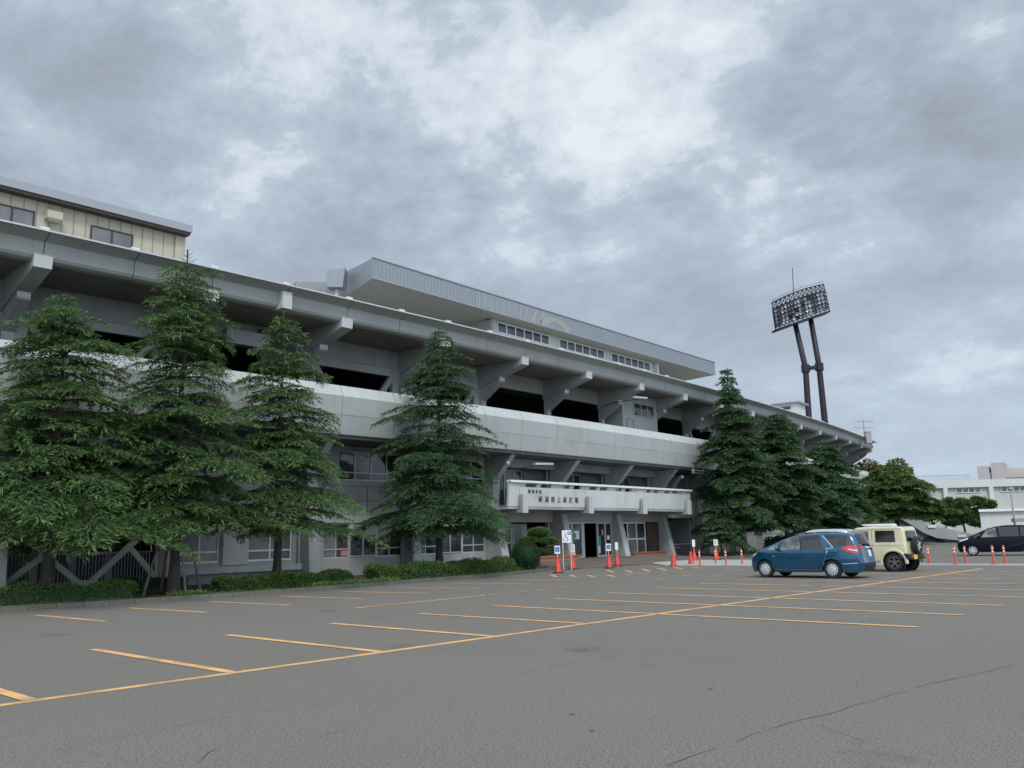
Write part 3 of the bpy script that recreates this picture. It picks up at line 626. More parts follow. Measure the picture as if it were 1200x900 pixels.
# ---- balcony
mb = MB(); mb.bbox(5.05, 5.95, -2.62, -2.50, 2.47, 2.48); mb.bbox(6.05, 6.95, -2.9, -2.5, 0, .4); ST.part('entrance_sill', mb, M['conc'])
mb = MB(); zb0, zb1 = 3.24, 4.40
def bal_panel(mb, a, b, z0, z1, lean=.10):
    mb.hexa([B(a, -.52, z0), B(a, -.38, z0), B(b, -.38, z0), B(b, -.52, z0), B(a, -.42, z1), B(a, -.28, z1), B(b, -.28, z1), B(b, -.42, z1)])
BA, BB = 3.80, 7.08
mb.bbox(BA, BB, -3.4, -.40, 3.10, 3.235)
slab = ST.part('balcony', mb, M['conc'])
k = 0; a = BA
cuts = [3.80, 3.94, 4.50, 4.94, 5.40, 5.86, 6.03, 6.40, 6.86, 7.08]
for a, b in zip(cuts[:-1], cuts[1:]):
    mb = MB(); a += di(.012); b -= di(.012)
    ln_ = b-a
    if ln_ > .25:
        bal_panel(mb, a, b, zb0, 4.26)
        bal_panel(mb, a, a+ln_*.16, 4.262, 4.46); bal_panel(mb, b-ln_*.16, b, 4.262, 4.46); c_ = (a+b)/2; bal_panel(mb, c_-.03, c_+.03, 4.262, 4.46)
    else: bal_panel(mb, a, b, zb0, 4.46)
    ST.part('balcony_panel', mb, M['balcony'], slab)
mb = MB(); mb.bbox(BA, BB+.01, -.48, -.16, 4.47, 4.60); ST.part('handrail', mb, M['rail'], slab, bevel=.02)
mb = MB(); mb.bbox(BB-.01, BB+.01, -3.3, -.55, 3.24, 4.44); ST.part('balcony_end', mb, M['balcony'], slab)
for i in (3.97, 4.97, 5.97, 6.97):
    mb = MB(); mb.bprism(i, .24, [(-.30, 2.92), (-.12, 2.92), (-.10, 3.85), (-.26, 3.85)]); mb.bprism(i, .24, [(-.30, 2.92), (-3.3, 2.98), (-3.3, 3.09), (-.30, 3.09)])
    fo = ST.part('balcony_fin', mb, M['conc'])
    cap = MB()
    for q in (-.115, .115):
        cap.prism([B(i, o, z)+Btan(i)*q for o, z in ((-.12, 2.90), (-.05, 2.90), (-.03, 3.86), (-.12, 3.86))], -Btan(i)*.085, Btan(i)*.085)
    ST.part('fin_plate', cap, M['balcony'], fo)
# lettering on the balcony
def text_obj(body, size, i, o, z, mat, parent, adv=None, lean=.0, name='lettering'):
    outs = []
    for q, ch in enumerate(body):
        cu = bpy.data.curves.new('tmp', 'FONT'); cu.body = ch; cu.size = size; cu.extrude = .012; cu.align_x = 'CENTER'; cu.offset = size*.014
        to = bpy.data.objects.new('tmp', cu); C.objects.link(to); bpy.context.view_layer.update()
        me = bpy.data.meshes.new_from_object(to.evaluated_get(bpy.context.evaluated_depsgraph_get()))
        ii = i+q*adv; t = Btan(ii); nrm = Vector((t.y, -t.x, 0)); up = (Vector((0, 0, 1))+nrm*.085).normalized(); p = B(ii, o, z)
        me.transform(Matrix(((t.x, up.x, nrm.x, p.x), (t.y, up.y, nrm.y, p.y), (t.z, up.z, nrm.z, p.z), (0, 0, 0, 1))))
        me.transform(Matrix.Translation(-ST.loc)); me.materials.clear(); me.materials.append(mat)
        ob = bpy.data.objects.new(name, me); C.objects.link(ob); ob.parent = parent; bpy.data.objects.remove(to); bpy.data.curves.remove(cu); outs.append(ob)
    return outs
text_obj('新潟陸上競技場', .34, 4.24, -.350, 3.52, M['letter'], slab, .0915)
text_obj('新潟市営', .19, 4.075, -.296, 3.97, M['letter'], slab, .052)
# entrance doors (bay 5)
oo = -2.56
def dbox(name, i0, i1, z0, z1, o0, o1, mat, par=None):
    mb = MB(); mb.bbox(i0, i1, o0, o1, z0, z1); return ST.part(name, mb, M[mat], par)
for (d0, d1) in ((5.14, 5.40), (5.66, 5.955)):
    fr = MB(); fr.bbox(d0, d1, oo-.08, oo, .3, .42); fr.bbox(d0, d1, oo-.08, oo, 2.36, 2.47)
    for c_ in (d0, (d0+d1)/2 if d0 > 5.5 else d0+.06, d1-.025): fr.bbox(c_, c_+.025, oo-.08, oo+.01, .42, 2.36)
    f = ST.part('door', fr, M['alu']); dbox('glass_pane', d0+.01, d1-.01, .40, 2.38, oo-.05, oo-.04, 'glass', f)
dbox('notice', 5.25, 5.34, 1.45, 1.95, oo-.035, oo-.02, 'sign_white'); dbox('notice', 5.235, 5.28, 1.5, 1.8, oo-.018, oo-.012, 'green'); dbox('door_jamb', 5.40, 5.43, .3, 2.47, oo-.3, oo, 'alu'); dbox('door_head', 5.43, 5.655, 2.40, 2.47, oo-.3, oo, 'alu')
dbox('poster', 5.69, 5.735, 1.0, 1.6, oo-.035, oo-.02, 'green'); dbox('poster', 5.755, 5.785, 1.65, 2.0, oo-.035, oo-.02, 'pink'); dbox('notice', 5.86, 5.905, 1.35, 1.62, oo-.035, oo-.02, 'sign_white'); dbox('poster', 5.69, 5.72, .55, 1.0, oo-.035, oo-.02, 'sign_white')
dbox('inner_door', 5.62, 5.66, .3, 2.3, -4.6, -4.5, 'grey')
# bay 4 glazing
window(4.08, 4.42, .45, 2.45, -3.36, 3, 1.35, ('glass', 'curtain', 'glass')); dbox('side_door', 4.44, 4.66, .3, 2.4, -3.5, -3.4, 'wall'); dbox('door_opening', 4.47, 4.58, .9, 2.3, -3.39, -3.37, 'glass')
# bay 6: window, rubble wall
window(6.08, 6.66, .40, 2.46, -2.56, 3, 1.35, ('glass', 'curtain', 'glass'), None, .09, 'white')
mb = MB(); mb.bbox(6.68, 6.95, -3.1, -2.5, .1, 2.46); ST.part('rubble_wall', mb, M['stone'])
# ------------------------------------------------------------------ brick planters
def brick_thing(label, i0, i1, o0, o1, z0, z1):
    t_ = Thing('brick_planter', B((i0+i1)/2, (o0+o1)/2, 0), label, 'planter', None)
    mb = MB(); mb.bbox(i0, i1, o0, o1, 0.0, z1); t_.part('wall', mb, M['brick']); mb = MB(); mb.bbox(i0-.01, i1+.01, o0-.05, o1+.05, z1+.003, z1+.06); t_.part('coping', mb, M['brick'])
brick_thing('low red brick step beside the wheelchair parking sign', 4.3, 4.97, -2.2, -1.0, 0, .5)
brick_thing('low red brick step under the rubble stone wall', 6.22, 6.98, -2.9, -2.0, 0, .42)

# ------------------------------------------------------------------ press box on the roof
PB = Thing('press_box', (-8, 52, 12), 'wide silver clad press box roof with strip windows above the stand', 'building')
A_ = np.array([-7.85, 47.3]); D_ = np.array([19.5, 80.6]); ax = (D_-A_)/np.linalg.norm(D_-A_); LN = np.linalg.norm(D_-A_); inn = np.array([-ax[1], ax[0]])
def pb(s, o, z): q = A_+ax*s+inn*o; return Vector((q[0], q[1], z))
# canopy: fascia top 17.7, bottom 16.5 front; soffit falls inwards
def canopy_pts(s0, s1, o, z): return pb(s0, o, z), pb(s1, o, z)
mb = MB()
fl, fr_ = -.1, LN+.1
# plan: front edge s 0..LN ; back edge shifted: left side leans outward
bl = 3.0   # left edge goes inwards and to the right by heading
F0, F1 = pb(0, 0, 0), pb(LN, 0, 0); Bk0 = pb(.6, 5.2, 0); Bk1 = pb(LN-.9, 5.2, 0)
def zz(p, z): return Vector((p.x, p.y, z))
mb.add([zz(F0, 16.5), zz(F1, 16.5), zz(Bk1, 16.05), zz(Bk0, 15.75), zz(F0, 17.70), zz(F1, 17.70), zz(Bk1, 17.45), zz(Bk0, 17.45)], [(0, 3, 2, 1), (4, 5, 6, 7), (0, 1, 5, 4), (1, 2, 6, 5), (2, 3, 7, 6), (3, 0, 4, 7)])
mb.mi[-6] = 1
canopy = PB.part('canopy', mb, [M['silver_clad'], M['soffit_tan']])
mb = MB()
nrib = 150
for k in range(nrib):
    s = LN*(k+.5)/nrib
    mb.hexa([pb(s-.012, -.004, 16.56), pb(s+.012, -.004, 16.56), pb(s+.012, -.016, 16.56), pb(s-.012, -.016, 16.56), pb(s-.012, -.004, 17.64), pb(s+.012, -.004, 17.64), pb(s+.012, -.016, 17.64), pb(s-.012, -.016, 17.64)])
PB.part('cladding_seams', mb, M['silver_clad'], canopy)
mb = MB()
for z in (16.47, 17.70): mb.hexa([pb(-.05, .05, z), pb(LN+.05, .05, z), pb(LN+.05, -.06, z), pb(-.05, -.06, z), pb(-.05, .05, z+.06), pb(LN+.05, .05, z+.06), pb(LN+.05, -.06, z+.06), pb(-.05, -.06, z+.06)])
PB.part('roof_edge', mb, M['roof_trim'], canopy)
# faded mural: stripes, then rising-sun arcs
def fpl(mb, s0, s1, z0, z1, sl=0.0, off=.006):
    mb.add([pb(s0, -off, z0), pb(s1, -off, z0), pb(s1+sl, -off, z1), pb(s0+sl, -off, z1)], [(0, 1, 2, 3)])
mb = MB()
for k in range(11): fpl(mb, 8.8+k*.60, 8.8+k*.60+.28, 16.58, 17.62, .04*k)
PB.part('mural_stripe', mb, M['fascia_blue'], canopy)
mb = MB()
for k in range(9): fpl(mb, 9.12+k*.60, 9.12+k*.60+.18, 16.58, 17.62, .04*k)
for k, (s_, sl_) in enumerate(((14.6, .5), (15.3, .7))): fpl(mb, s_, s_+.45, 16.58, 17.55, sl_, .008)
nseg = 16
for k in range(nseg):
    t0, t1 = math.pi*k/nseg, math.pi*(k+1)/nseg
    for r0, r1 in ((1.1, 1.9),):
        f = lambda r, t: (17.5-r*math.cos(t), 16.58+.80*(r/1.9)*math.sin(t))
        q = [f(r0, t0), f(r0, t1), f(r1, t1), f(r1, t0)]; mb.add([pb(s_, -.008, z_) for s_, z_ in q], [(0, 1, 2, 3)])
PB.part('mural_arc', mb, M['fascia_tan'], canopy)
mb = MB()
for s_ in (15.9, 16.4, 19.4): fpl(mb, s_, s_+.4, 16.6, 17.15, .4, .005)
PB.part('mural_stripe', mb, M['fascia_blue'], canopy)
# glazed room under the canopy
def pbox(mb, s0, s1, o0, o1, z0, z1): return mb.hexa([pb(s0, o0, z0), pb(s1, o0, z0), pb(s1, o1, z0), pb(s0, o1, z0), pb(s0, o0, z1), pb(s1, o0, z1), pb(s1, o1, z1), pb(s0, o1, z1)])
WO = 1.0
def s_of(u, v):   # position along the room wall seen at u,v
    d = ray(u, v); M2 = np.array([[d[0], -ax[0]], [d[1], -ax[1]]]); k_, s_ = np.linalg.solve(M2, A_+inn*WO); return s_, HCAM+k_*d[2]
sL, sR = s_of(577, 378)[0], s_of(766, 427)[0]
mb = MB(); pbox(mb, sL, sR, WO+.05, WO+3, 12.0, 16.42); room = PB.part('room_wall', mb, M['conc_bright'])
for (ua, ub_) in ((583, 644), (655, 708), (715, 761)):
    a = s_of(ua, 383)[0]; b = s_of(ub_, 415)[0]; fr = MB(); zw0, zw1 = 15.62, 16.24
    pbox(fr, a, b, WO-.02, WO+.045, zw0-.08, zw0); pbox(fr, a, b, WO-.02, WO+.045, zw1, zw1+.07)
    for k in range(7): c_ = a+(b-a)*k/6; pbox(fr, c_-.05, c_+.05, WO-.02, WO+.045, zw0, zw1)
    f = PB.part('window', fr, M['white'])
    for k in range(6):
        m_ = MB(); pbox(m_, a+(b-a)*k/6+.05, a+(b-a)*(k+1)/6-.05, WO+.02, WO+.03, zw0, zw1); PB.part('pane', m_, M['glass_blue'], f)
mb = MB(); pbox(mb, sR+.05, sR+.35, WO-.3, WO+.1, 12, 16.40); PB.part('post', mb, M['conc_bright'])
mb = MB(); pbox(mb, sL-.3, sL-.02, WO-.1, WO+3, 12, 16.3); PB.part('side_wall', mb, M['conc'])
mb = MB(); pbox(mb, 2, LN-2, 5.0, 9, 12.0, 15.3); PB.part('rear_wall', mb, M['conc'])
mb = MB(); mb.add([(-11.05, 51.0, 14.5), (-12.96, 50.0, 14.5), (-17, 57, 14.5), (-12, 60, 14.5), (-11.05, 51.0, 17.45), (-12.96, 50.0, 17.22), (-17, 57, 17.22), (-12, 60, 17.45)], [(0, 1, 5, 4), (1, 2, 6, 5), (2, 3, 7, 6), (3, 0, 4, 7), (4, 5, 6, 7), (0, 3, 2, 1)]); PB.part('wing', mb, M['grey'])
mb = MB(); mb.tube([(-10.15, 48.4, 12), (-10.15, 48.4, 16.2)], .10, 8); vp = PB.part('vent_stack', mb, M['cream_panel'])
mb = MB(); mb.add([(-10.62, 48.0, 16.25), (-9.75, 48.1, 16.25), (-9.75, 48.9, 16.25), (-10.62, 48.9, 16.25), (-10.75, 47.9, 17.15), (-9.6, 48.0, 17.4), (-9.6, 49.0, 17.4), (-10.75, 49.0, 17.15)], [(0, 1, 5, 4), (1, 2, 6, 5), (2, 3, 7, 6), (3, 0, 4, 7), (4, 5, 6, 7), (0, 3, 2, 1)]); PB.part('vent_cowl', mb, M['silver_clad'], vp)

# ------------------------------------------------------------------ cream penthouse (left)
CH = Thing('rooftop_house', B(-1, -5, 12), 'long cream panelled rooftop house with grey roof edge and dark windows', 'building')
ic = 1.11
mb = MB(); mb.bbox(-5.9, ic, -9, -4.0, 12.05, 14.68); CH.part('wall', mb, M['cream_panel'])
mb = MB()
for k in range(90): c_ = ic-.06-k*.075; mb.bbox(c_-.0025, c_+.0025, -4.0, -3.992, 12.06, 14.6)
CH.part('panel_seam', mb, M['seam'])
mb = MB(); mb.bbox(-6, ic+.03, -9.2, -3.55, 14.74, 15.06); CH.part('roof', mb, M['roof_trim'])
mb = MB(); mb.bbox(-6, ic+.02, -9.1, -3.6, 14.62, 14.738); CH.part('eaves', mb, M['brown_dark'])
mb = MB(); mb.bbox(ic-.055, ic+.012, -4.02, -3.93, 12.05, 14.6); CH.part('corner_trim', mb, M['cream_panel'])
def io_at(u, v, o=-4.0):
    lo, hi = -6, 3
    def g_(i):
        p0 = B(i); t = Btan(i); n_ = Vector((t.y, -t.x, 0)); d = Vector(ray(u, v)); c0 = Vector((0, 0, HCAM)); l_ = (p0-c0).dot(t)/d.dot(t); q = c0+d*l_; return (q-p0).dot(n_)-o, q.z, l_
    best = None
    for k in range(900):
        i = lo+(hi-lo)*k/900; r_ = g_(i)
        if r_[2] > 0 and (best is None or abs(r_[0]) < best[0]): best = (abs(r_[0]), i, r_[1])
    return best[1], best[2]
for (ua, va, ub_, vb) in ((-14, 236, 40, 250), (106, 270, 156, 283)):
    a = io_at(ua, va)[0]; b = io_at(ub_, vb)[0]; fr = MB(); z1_ = 14.12; z0_ = 13.35
    for (p_, q_, r0, r1) in ((a, b, z1_, z1_+.05), (a, b, z0_-.05, z0_), (a, a+.01, z0_, z1_), (b-.01, b, z0_, z1_), ((a+b)/2-.006, (a+b)/2+.006, z0_, z1_)): fr.bbox(p_, q_, -3.99, -3.95, r0, r1)
    f = CH.part('window', fr, M['brown_dark']); m_ = MB(); m_.bbox(a, b, -3.988, -3.975, z0_, z1_); CH.part('pane', m_, M['curtain'], f)
i_, z_ = io_at(61, 255); mb = MB(); mb.bbox(i_-.045, i_+.045, -3.99, -3.6, z_-.14, z_+.16); mb.bbox(i_-.035, i_+.035, -3.95, -3.65, z_-.2, z_-.143); CH.part('vent_hood', mb, M['cream_panel'])

# small roof building right and antenna
RB = Thing('roof_hut', B(12.2, -6, 12), 'small white hut on the far end of the stand roof', 'hut')
def at_depth(u, v, Y): d = ray(u, v); return Vector((d[0]/d[1]*Y, Y, HCAM+d[2]/d[1]*Y))
c0 = at_depth(917, 478, 96); mb = MB(); mb.box((c0.x, c0.y, c0.z-.9), (4.2, 3, 2.2), -.6); RB.part('wall', mb, M['far_wall2']); mb = MB(); mb.box((c0.x, c0.y, c0.z+.28), (4.9, 3.6, .14), -.6); RB.part('roof', mb, M['roof_trim'])
mb = MB(); t_ = Matrix.Rotation(-.6, 3, 'Z'); q = Vector(c0)+t_@Vector((.7, -1.52, -.25)); mb.box(q, (1.3, .05, .35), -.6); RB.part('window', mb, M['glass'])
AN = Thing('tv_antenna', B(15.3, -2, 12), 'thin television antenna on mast at the right end of the roof', 'antenna')
q = at_depth(1013, 509, 98); mb = MB(); mb.tube([(q.x, q.y, 11.9), (q.x, q.y, at_depth(1012, 492, 98).z)], .045, 5); AN.part('mast', mb, M['grey'])
mb = MB()
for vv, w_ in ((493.5, 1.0), (501, 1.1)):
    p = at_depth(1012.5, vv, 98); mb.tube([(p.x-w_, p.y, p.z), (p.x+w_, p.y, p.z-.05)], .025, 4)
    for k in range(7): xx = p.x-w_+k*2*w_/6; mb.tube([(xx, p.y-.4, p.z-.01*k), (xx, p.y+.4, p.z-.01*k)], .015, 4)
AN.part('aerial', mb, M['grey'])
WT = at_depth(1017, 511, 97); mb = MB(); mb.box(Vector(WT)+Vector((0, 0, -.2)), (.62, .6, 1.3)); mb.box(Vector(WT)+Vector((0, 0, .48)), (.7, .68, .06)); tag(fix(mb.build('equipment_cabinet', M['conc'], bevel=.02)), 'grey cabinet beside the antenna at the right end of the roof', 'cabinet')

# ------------------------------------------------------------------ floodlight tower
YT = 112.0
def T(u, v, dy=0): return at_depth(u, v, YT+dy)
TW = Thing('floodlight_tower', (T(957, 500).x, YT, 0), 'dark twin legged floodlight tower with a tilted rack of lamps', 'floodlight')
for (pts) in (((932, 380), (944, 432), (948, 494)), ((950, 374), (960, 430), (967, 498))):
    a, b, c = [T(*p) for p in pts]; low = c+(c-b).normalized()*(c.z/max(.2, (b-c).normalized().z)); mb = MB(); mb.tube([a, b, c, low], [.34, .38, .42, .46], 12); TW.part('leg', mb, M['tower'], smooth=True)
    mb = MB(); mb.tube([b+Vector((0, 0, -.5)), b+Vector((0, 0, .5))], .56, 12); TW.part('collar', mb, M['tower'])
mb = MB(); a, b = T(944, 432), T(960, 430); mb.bar(a, b, .5, .5); TW.part('cross_beam', mb, M['tower'])
# rack: quad corners, curved in depth
TLc, TRc, BLc, BRc = (904.5, 355), (965, 333), (909, 386), (972, 364)
def rack(u, v):   # u,v in 0..1 ; bowed towards the pitch/camera
    a = np.array(TLc)*(1-u)+np.array(TRc)*u; b = np.array(BLc)*(1-u)+np.array(BRc)*u; q = a*(1-v)+b*v; q[1] -= 4.5*math.sin(math.pi*u)*(1-v*.9)*.6
    return T(q[0], q[1], 2.2*(u-.5)**2*4-1.1)
mb = MB()
rows = [0, .24, .48, .72, .93]
for r in rows:
    for k in range(12): mb.bar(rack(k/12, r), rack((k+1)/12, r), .14, .14)
for k in range(13):
    mb.bar(rack(k/12, 0), rack(k/12, 1), .10)
for k in range(12):
    mb.bar(rack(k/12, 0), rack((k+1)/12, .24), .08); mb.bar(rack((k+1)/12, 0), rack(k/12, .24), .08)
for k in (0, 10, 11):
    for r0, r1 in zip(rows[1:], rows[2:]): mb.bar(rack(k/12, r0), rack((k+1)/12, r1), .08); mb.bar(rack((k+1)/12, r0), rack(k/12, r1), .08)
TW.part('lamp_rack', mb, M['tower'])
mb = MB(); vs = []
for k in range(13):
    p = rack(k/12, 1); q2 = rack(k/12, 1)+Vector((0, 1.8, .1)); vs += [p+Vector((0, -.3, 0)), q2, p+Vector((0, -.3, -.25)), q2+Vector((0, 0, -.25))]
mb.add(vs, [f for k in range(12) for f in ((4*k, 4*k+4, 4*k+5, 4*k+1), (4*k+2, 4*k+3, 4*k+7, 4*k+6), (4*k, 4*k+2, 4*k+6, 4*k+4), (4*k+1, 4*k+5, 4*k+7, 4*k+3))]); TW.part('platform', mb, M['tower'])
mb = MB(); vs = []
for k in range(13):
    for r in (.24, .93): vs.append(rack(k/12, r)+Vector((0, .35, 0)))
mb.add(vs, [(2*k, 2*k+2, 2*k+3, 2*k+1) for k in range(12)]); TW.part('rack_backing', mb, M['tower'])
for r in (.34, .48, .62, .76, .88):
    for k in range(16):
        if (k*7+int(r*100)) % 13 == 0: continue
        p = rack((k+.5)/16, r)+Vector((0, -.25, 0)); mb = MB(); rot = Matrix.Rotation(math.radians(random.uniform(10, 35)), 3, 'X')@Matrix.Rotation(random.uniform(-.3, .3), 3, 'Z')
        mb.lathe([(0.0, .16), (.12, .14), (.22, -.04), (.235, -.12), (.19, -.10), (0.0, .02)], p, 'Y', 10, rot); TW.part('lamp', mb, M['lamp'] if (k*5+int(r*50)) % 7 > 2 else M['lampdark'], smooth=True)
mb = MB(); p = T(930, 344); q = T(928.5, 314); mb.tube([p, q], .05, 5); TW.part('lightning_rod', mb, M['tower'])
mb = MB(); 
for k in range(12): mb.tube([rack(k/12, 0)+Vector((0, 0, .35)), rack((k+1)/12, 0)+Vector((0, 0, .35))], .03, 4)
TW.part('guard_rail', mb, M['tower'])

# ------------------------------------------------------------------ far buildings on the right
FB = Thing('school_building', at_depth(1150, 600, 120), 'long pale grey flat roofed building with small high windows behind the trees', 'building')
YF = 120.0
def fx(u, v=600): return at_depth(u, v, YF).x
zt_ = at_depth(1140, 563, YF).z; zr_ = at_depth(1140, 571.5, YF).z
mb = MB(); mb.hexa([(fx(1040), YF, 0), (fx(1330), YF-3, 0), (fx(1330), YF+20, 0), (fx(1040), YF+20, 0), (fx(1040), YF, zt_), (fx(1330), YF-3, zt_), (fx(1330), YF+20, zt_), (fx(1040), YF+20, zt_)]); FB.part('wall', mb, M['far_wall'])
def yf(x): return YF-3*(x-fx(1040))/(fx(1330)-fx(1040))
def fbx(mb, x0, x1, z0, z1, d=.3):
    mb.hexa([(x0, yf(x0)-d, z0), (x1, yf(x1)-d, z0), (x1, yf(x1)-.003, z0), (x0, yf(x0)-.003, z0), (x0, yf(x0)-d, z1), (x1, yf(x1)-d, z1), (x1, yf(x1)-.003, z1), (x0, yf(x0)-.003, z1)])
mb = MB(); fbx(mb, fx(1040), fx(1330), zr_, zt_+.02, .5); FB.part('roof_beam', mb, M['far_wall2'])
for u in (1057, 1106, 1157, 1209, 1262):
    mb = MB(); fbx(mb, fx(u)-.28, fx(u)+.28, 0, zr_-.01, .5); FB.part('column', mb, M['far_wall2'])
mb = MB(); fbx(mb, fx(1040), fx(1330), at_depth(1140, 597, YF).z-.15, at_depth(1140, 597, YF).z+.1, .25); FB.part('string_course', mb, M['far_wall'])
for ua, ub_ in ((1072, 1094), (1116.5, 1144), (1166.5, 1193.5), (1222, 1248)):
    x0, x1 = fx(ua, 575), fx(ub_, 575); za_, zb_ = at_depth(1140, 577, YF).z, at_depth(1140, 571.8, YF).z
    fr = MB(); 
    for k in range(5): xx = x0+(x1-x0)*k/4; fbx(fr, xx-.08, xx+.08, za_, zb_, .12)
    fbx(fr, x0-.1, x1+.1, za_-.1, za_, .12); fbx(fr, x0-.1, x1+.1, zb_, zb_+.06, .12)
    f = FB.part('window', fr, M['far_wall2']); m_ = MB(); fbx(m_, x0, x1, za_, zb_, .05); FB.part('pane', m_, M['glass_blue'], f)
mb = MB()
for k in range(30): xx = fx(1075)+(fx(1155)-fx(1075))*k/29; mb.tube([(xx, YF+3, zt_), (xx, YF+3, zt_+.95)], .03, 4)
for h in (.95,): mb.tube([(fx(1070), YF+3, zt_+h), (fx(1155), YF+3, zt_+h)], .05, 4)
FB.part('roof_railing', mb, M['fascia_blue'])
HB = Thing('tower_block', at_depth(1180, 600, 175), 'pinkish grey block rising behind the flat roofed building', 'building')
YH = 175.0
def hbx(mb, u0, u1, v0, v1, y=YH, th=8):
    a = at_depth(u0, v1, y); b = at_depth(u1, v0, y); k_ = (y+th+1)/y; mb.hexa([(a.x, y, 0), (b.x, y, 0), (b.x*k_, y+th, 0), (a.x*k_, y+th, 0), (a.x, y, b.z), (b.x, y, b.z), (b.x*k_, y+th, b.z), (a.x*k_, y+th, b.z)])
mb = MB(); hbx(mb, 1167.5, 1177, 542, 600, YH-.5); HB.part('stair_tower', mb, M['far_pink'])
mb = MB(); hbx(mb, 1151, 1158.5, 546, 600, YH-.3); HB.part('stair_tower', mb, M['far_pink'])
mb = MB(); hbx(mb, 1152, 1260, 551.5, 600); HB.part('wall', mb, M['far_wall'])
mb = MB(); a = at_depth(1178, 555.5, YH); mb.box((a.x+8, YH-.15, a.z-.2), (16, .3, 1.1)); HB.part('balcony_band', mb, plain('faded_pink_band', (.46, .37, .36), .8))
mb = MB(); hbx(mb, 1177.5, 1260, 547, 560, YH+1, 6); HB.part('roof', mb, M['far_pink'])

SH = Thing('white_shed', at_depth(1180, 640, 84), 'plain white flat roofed shed behind the dark minivan', 'shed')
YS = 84.0; a = at_depth(1148, 600, YS); x1s = at_depth(1290, 600, YS).x
mb = MB(); mb.hexa([(a.x, YS, 0), (x1s, YS-3, 0), (x1s+6, YS+7, 0), (a.x+6.5, YS+7, 0), (a.x, YS, a.z), (x1s, YS-3, a.z), (x1s+6, YS+7, a.z), (a.x+6.5, YS+7, a.z)]); SH.part('wall', mb, M['far_wall2'])
mb = MB(); mb.hexa([(a.x-.25, YS-.3, a.z+.003), (x1s, YS-3.3, a.z+.003), (x1s+6, YS+7, a.z+.003), (a.x+6.2, YS+7, a.z+.003), (a.x-.25, YS-.3, a.z+.25), (x1s, YS-3.3, a.z+.25), (x1s+6, YS+7, a.z+.25), (a.x+6.2, YS+7, a.z+.25)]); SH.part('roof', mb, M['white'])
# lamp pole in front of shed
LP = Thing('utility_pole', (at_depth(1189, 614, 70).x, 70, 0), 'thin grey pole standing in front of the white shed', 'pole')
pz = at_depth(1184, 573, 70); mb = MB(); mb.tube([(pz.x, 70, 0), (pz.x, 70, pz.z)], [.09, .06], 8); LP.part('pole', mb, M['grey'], smooth=True)
mb = MB(); mb.box((pz.x+.35, 70, 2.05), (.9, .5, .3)); LP.part('box', mb, M['grey'])
mb = MB(); mb.box((pz.x, 70, pz.z+.06), (.25, .25, .12)); LP.part('pole_cap', mb, M['alu'])

# stair ramp (curved concrete) beyond the cars
RP = Thing('stair_ramp', at_depth(1110, 640, 92), 'sloping grey concrete stair ramp with dark void underneath', 'ramp')
YR = 92.0
topc = [(1040, 592), (1056, 601), (1080, 611), (1100, 618.5), (1125, 624), (1150, 628.5), (1172, 632)]
botc = [(1040, 598), (1056, 608), (1066, 614), (1082, 624), (1098, 630.5), (1125, 633.5), (1150, 635), (1172, 635.5)]
def prof_box(th_y, tc_, bc_, y0):
    mb = MB(); pts = [at_depth(u, v, y0) for u, v in tc_]+[at_depth(u, v, y0) for u, v in bc_[::-1]]; mb.prism(pts, Vector((0, 0, 0)), Vector((0, th_y, 0))); return mb
RP.part('parapet', prof_box(.4, topc, botc, YR), M['conc'])
RP.part('parapet', prof_box(.4, [(u, v-1.2) for u, v in topc], [(u, v-1.2) for u, v in botc], YR+4.4), M['conc'])
stp = MB()
for k in range(22):
    u = 1045+k*5.2; v = np.interp(u, [p[0] for p in topc], [p[1] for p in topc])+3.4; p = at_depth(u, v, YR); stp.box((p.x, YR+2.4, p.z/2), (.50, 4.0, max(.05, p.z)))
RP.part('steps', stp, M['ramp'])
RP.part('side_wall', prof_box(.25, [(990, 592), (1042, 600), (1066, 614.5), (1082, 624.5), (1098, 631)], [(990, 640), (1082, 640.5), (1098, 633)], YR+.5), M['ramp'])
mb = prof_box(.05, [(1083, 630), (1092, 628.5), (1108, 634.5)], [(1079, 634.5), (1108, 635.2)], YR+.3); RP.part('void', mb, M['black'])  # thin black sheet painted in for the shade under the ramp
mb = MB()
for u, v in ((1092, 617), (1127, 628)):
    p = at_depth(u, v, YR-.1); mb.box(p, (.8, .1, .25), 0); 
RP.part('stain_patch', mb, M['white'])
LB = Thing('low_annex', at_depth(1025, 640, 97), 'low grey annex with pale eaves at the foot of the far trees', 'building')
mb = MB(); a = at_depth(1000, 596, 97); b = at_depth(1045, 596, 97); mb.box(((a.x+b.x)/2, 99, a.z/2), (b.x-a.x, 4, a.z)); LB.part('wall', mb, M['wall'])
mb = MB(); mb.box(((a.x+b.x)/2, 96.9, at_depth(1020, 598, 97).z), (b.x-a.x+.6, 2.2, .25)); LB.part('roof', mb, M['conc_light'])
mb = MB(); p = at_depth(1030, 612, 97); mb.box((p.x, 96.97, p.z), (1.1, .05, .9)); LB.part('window', mb, M['glass'])
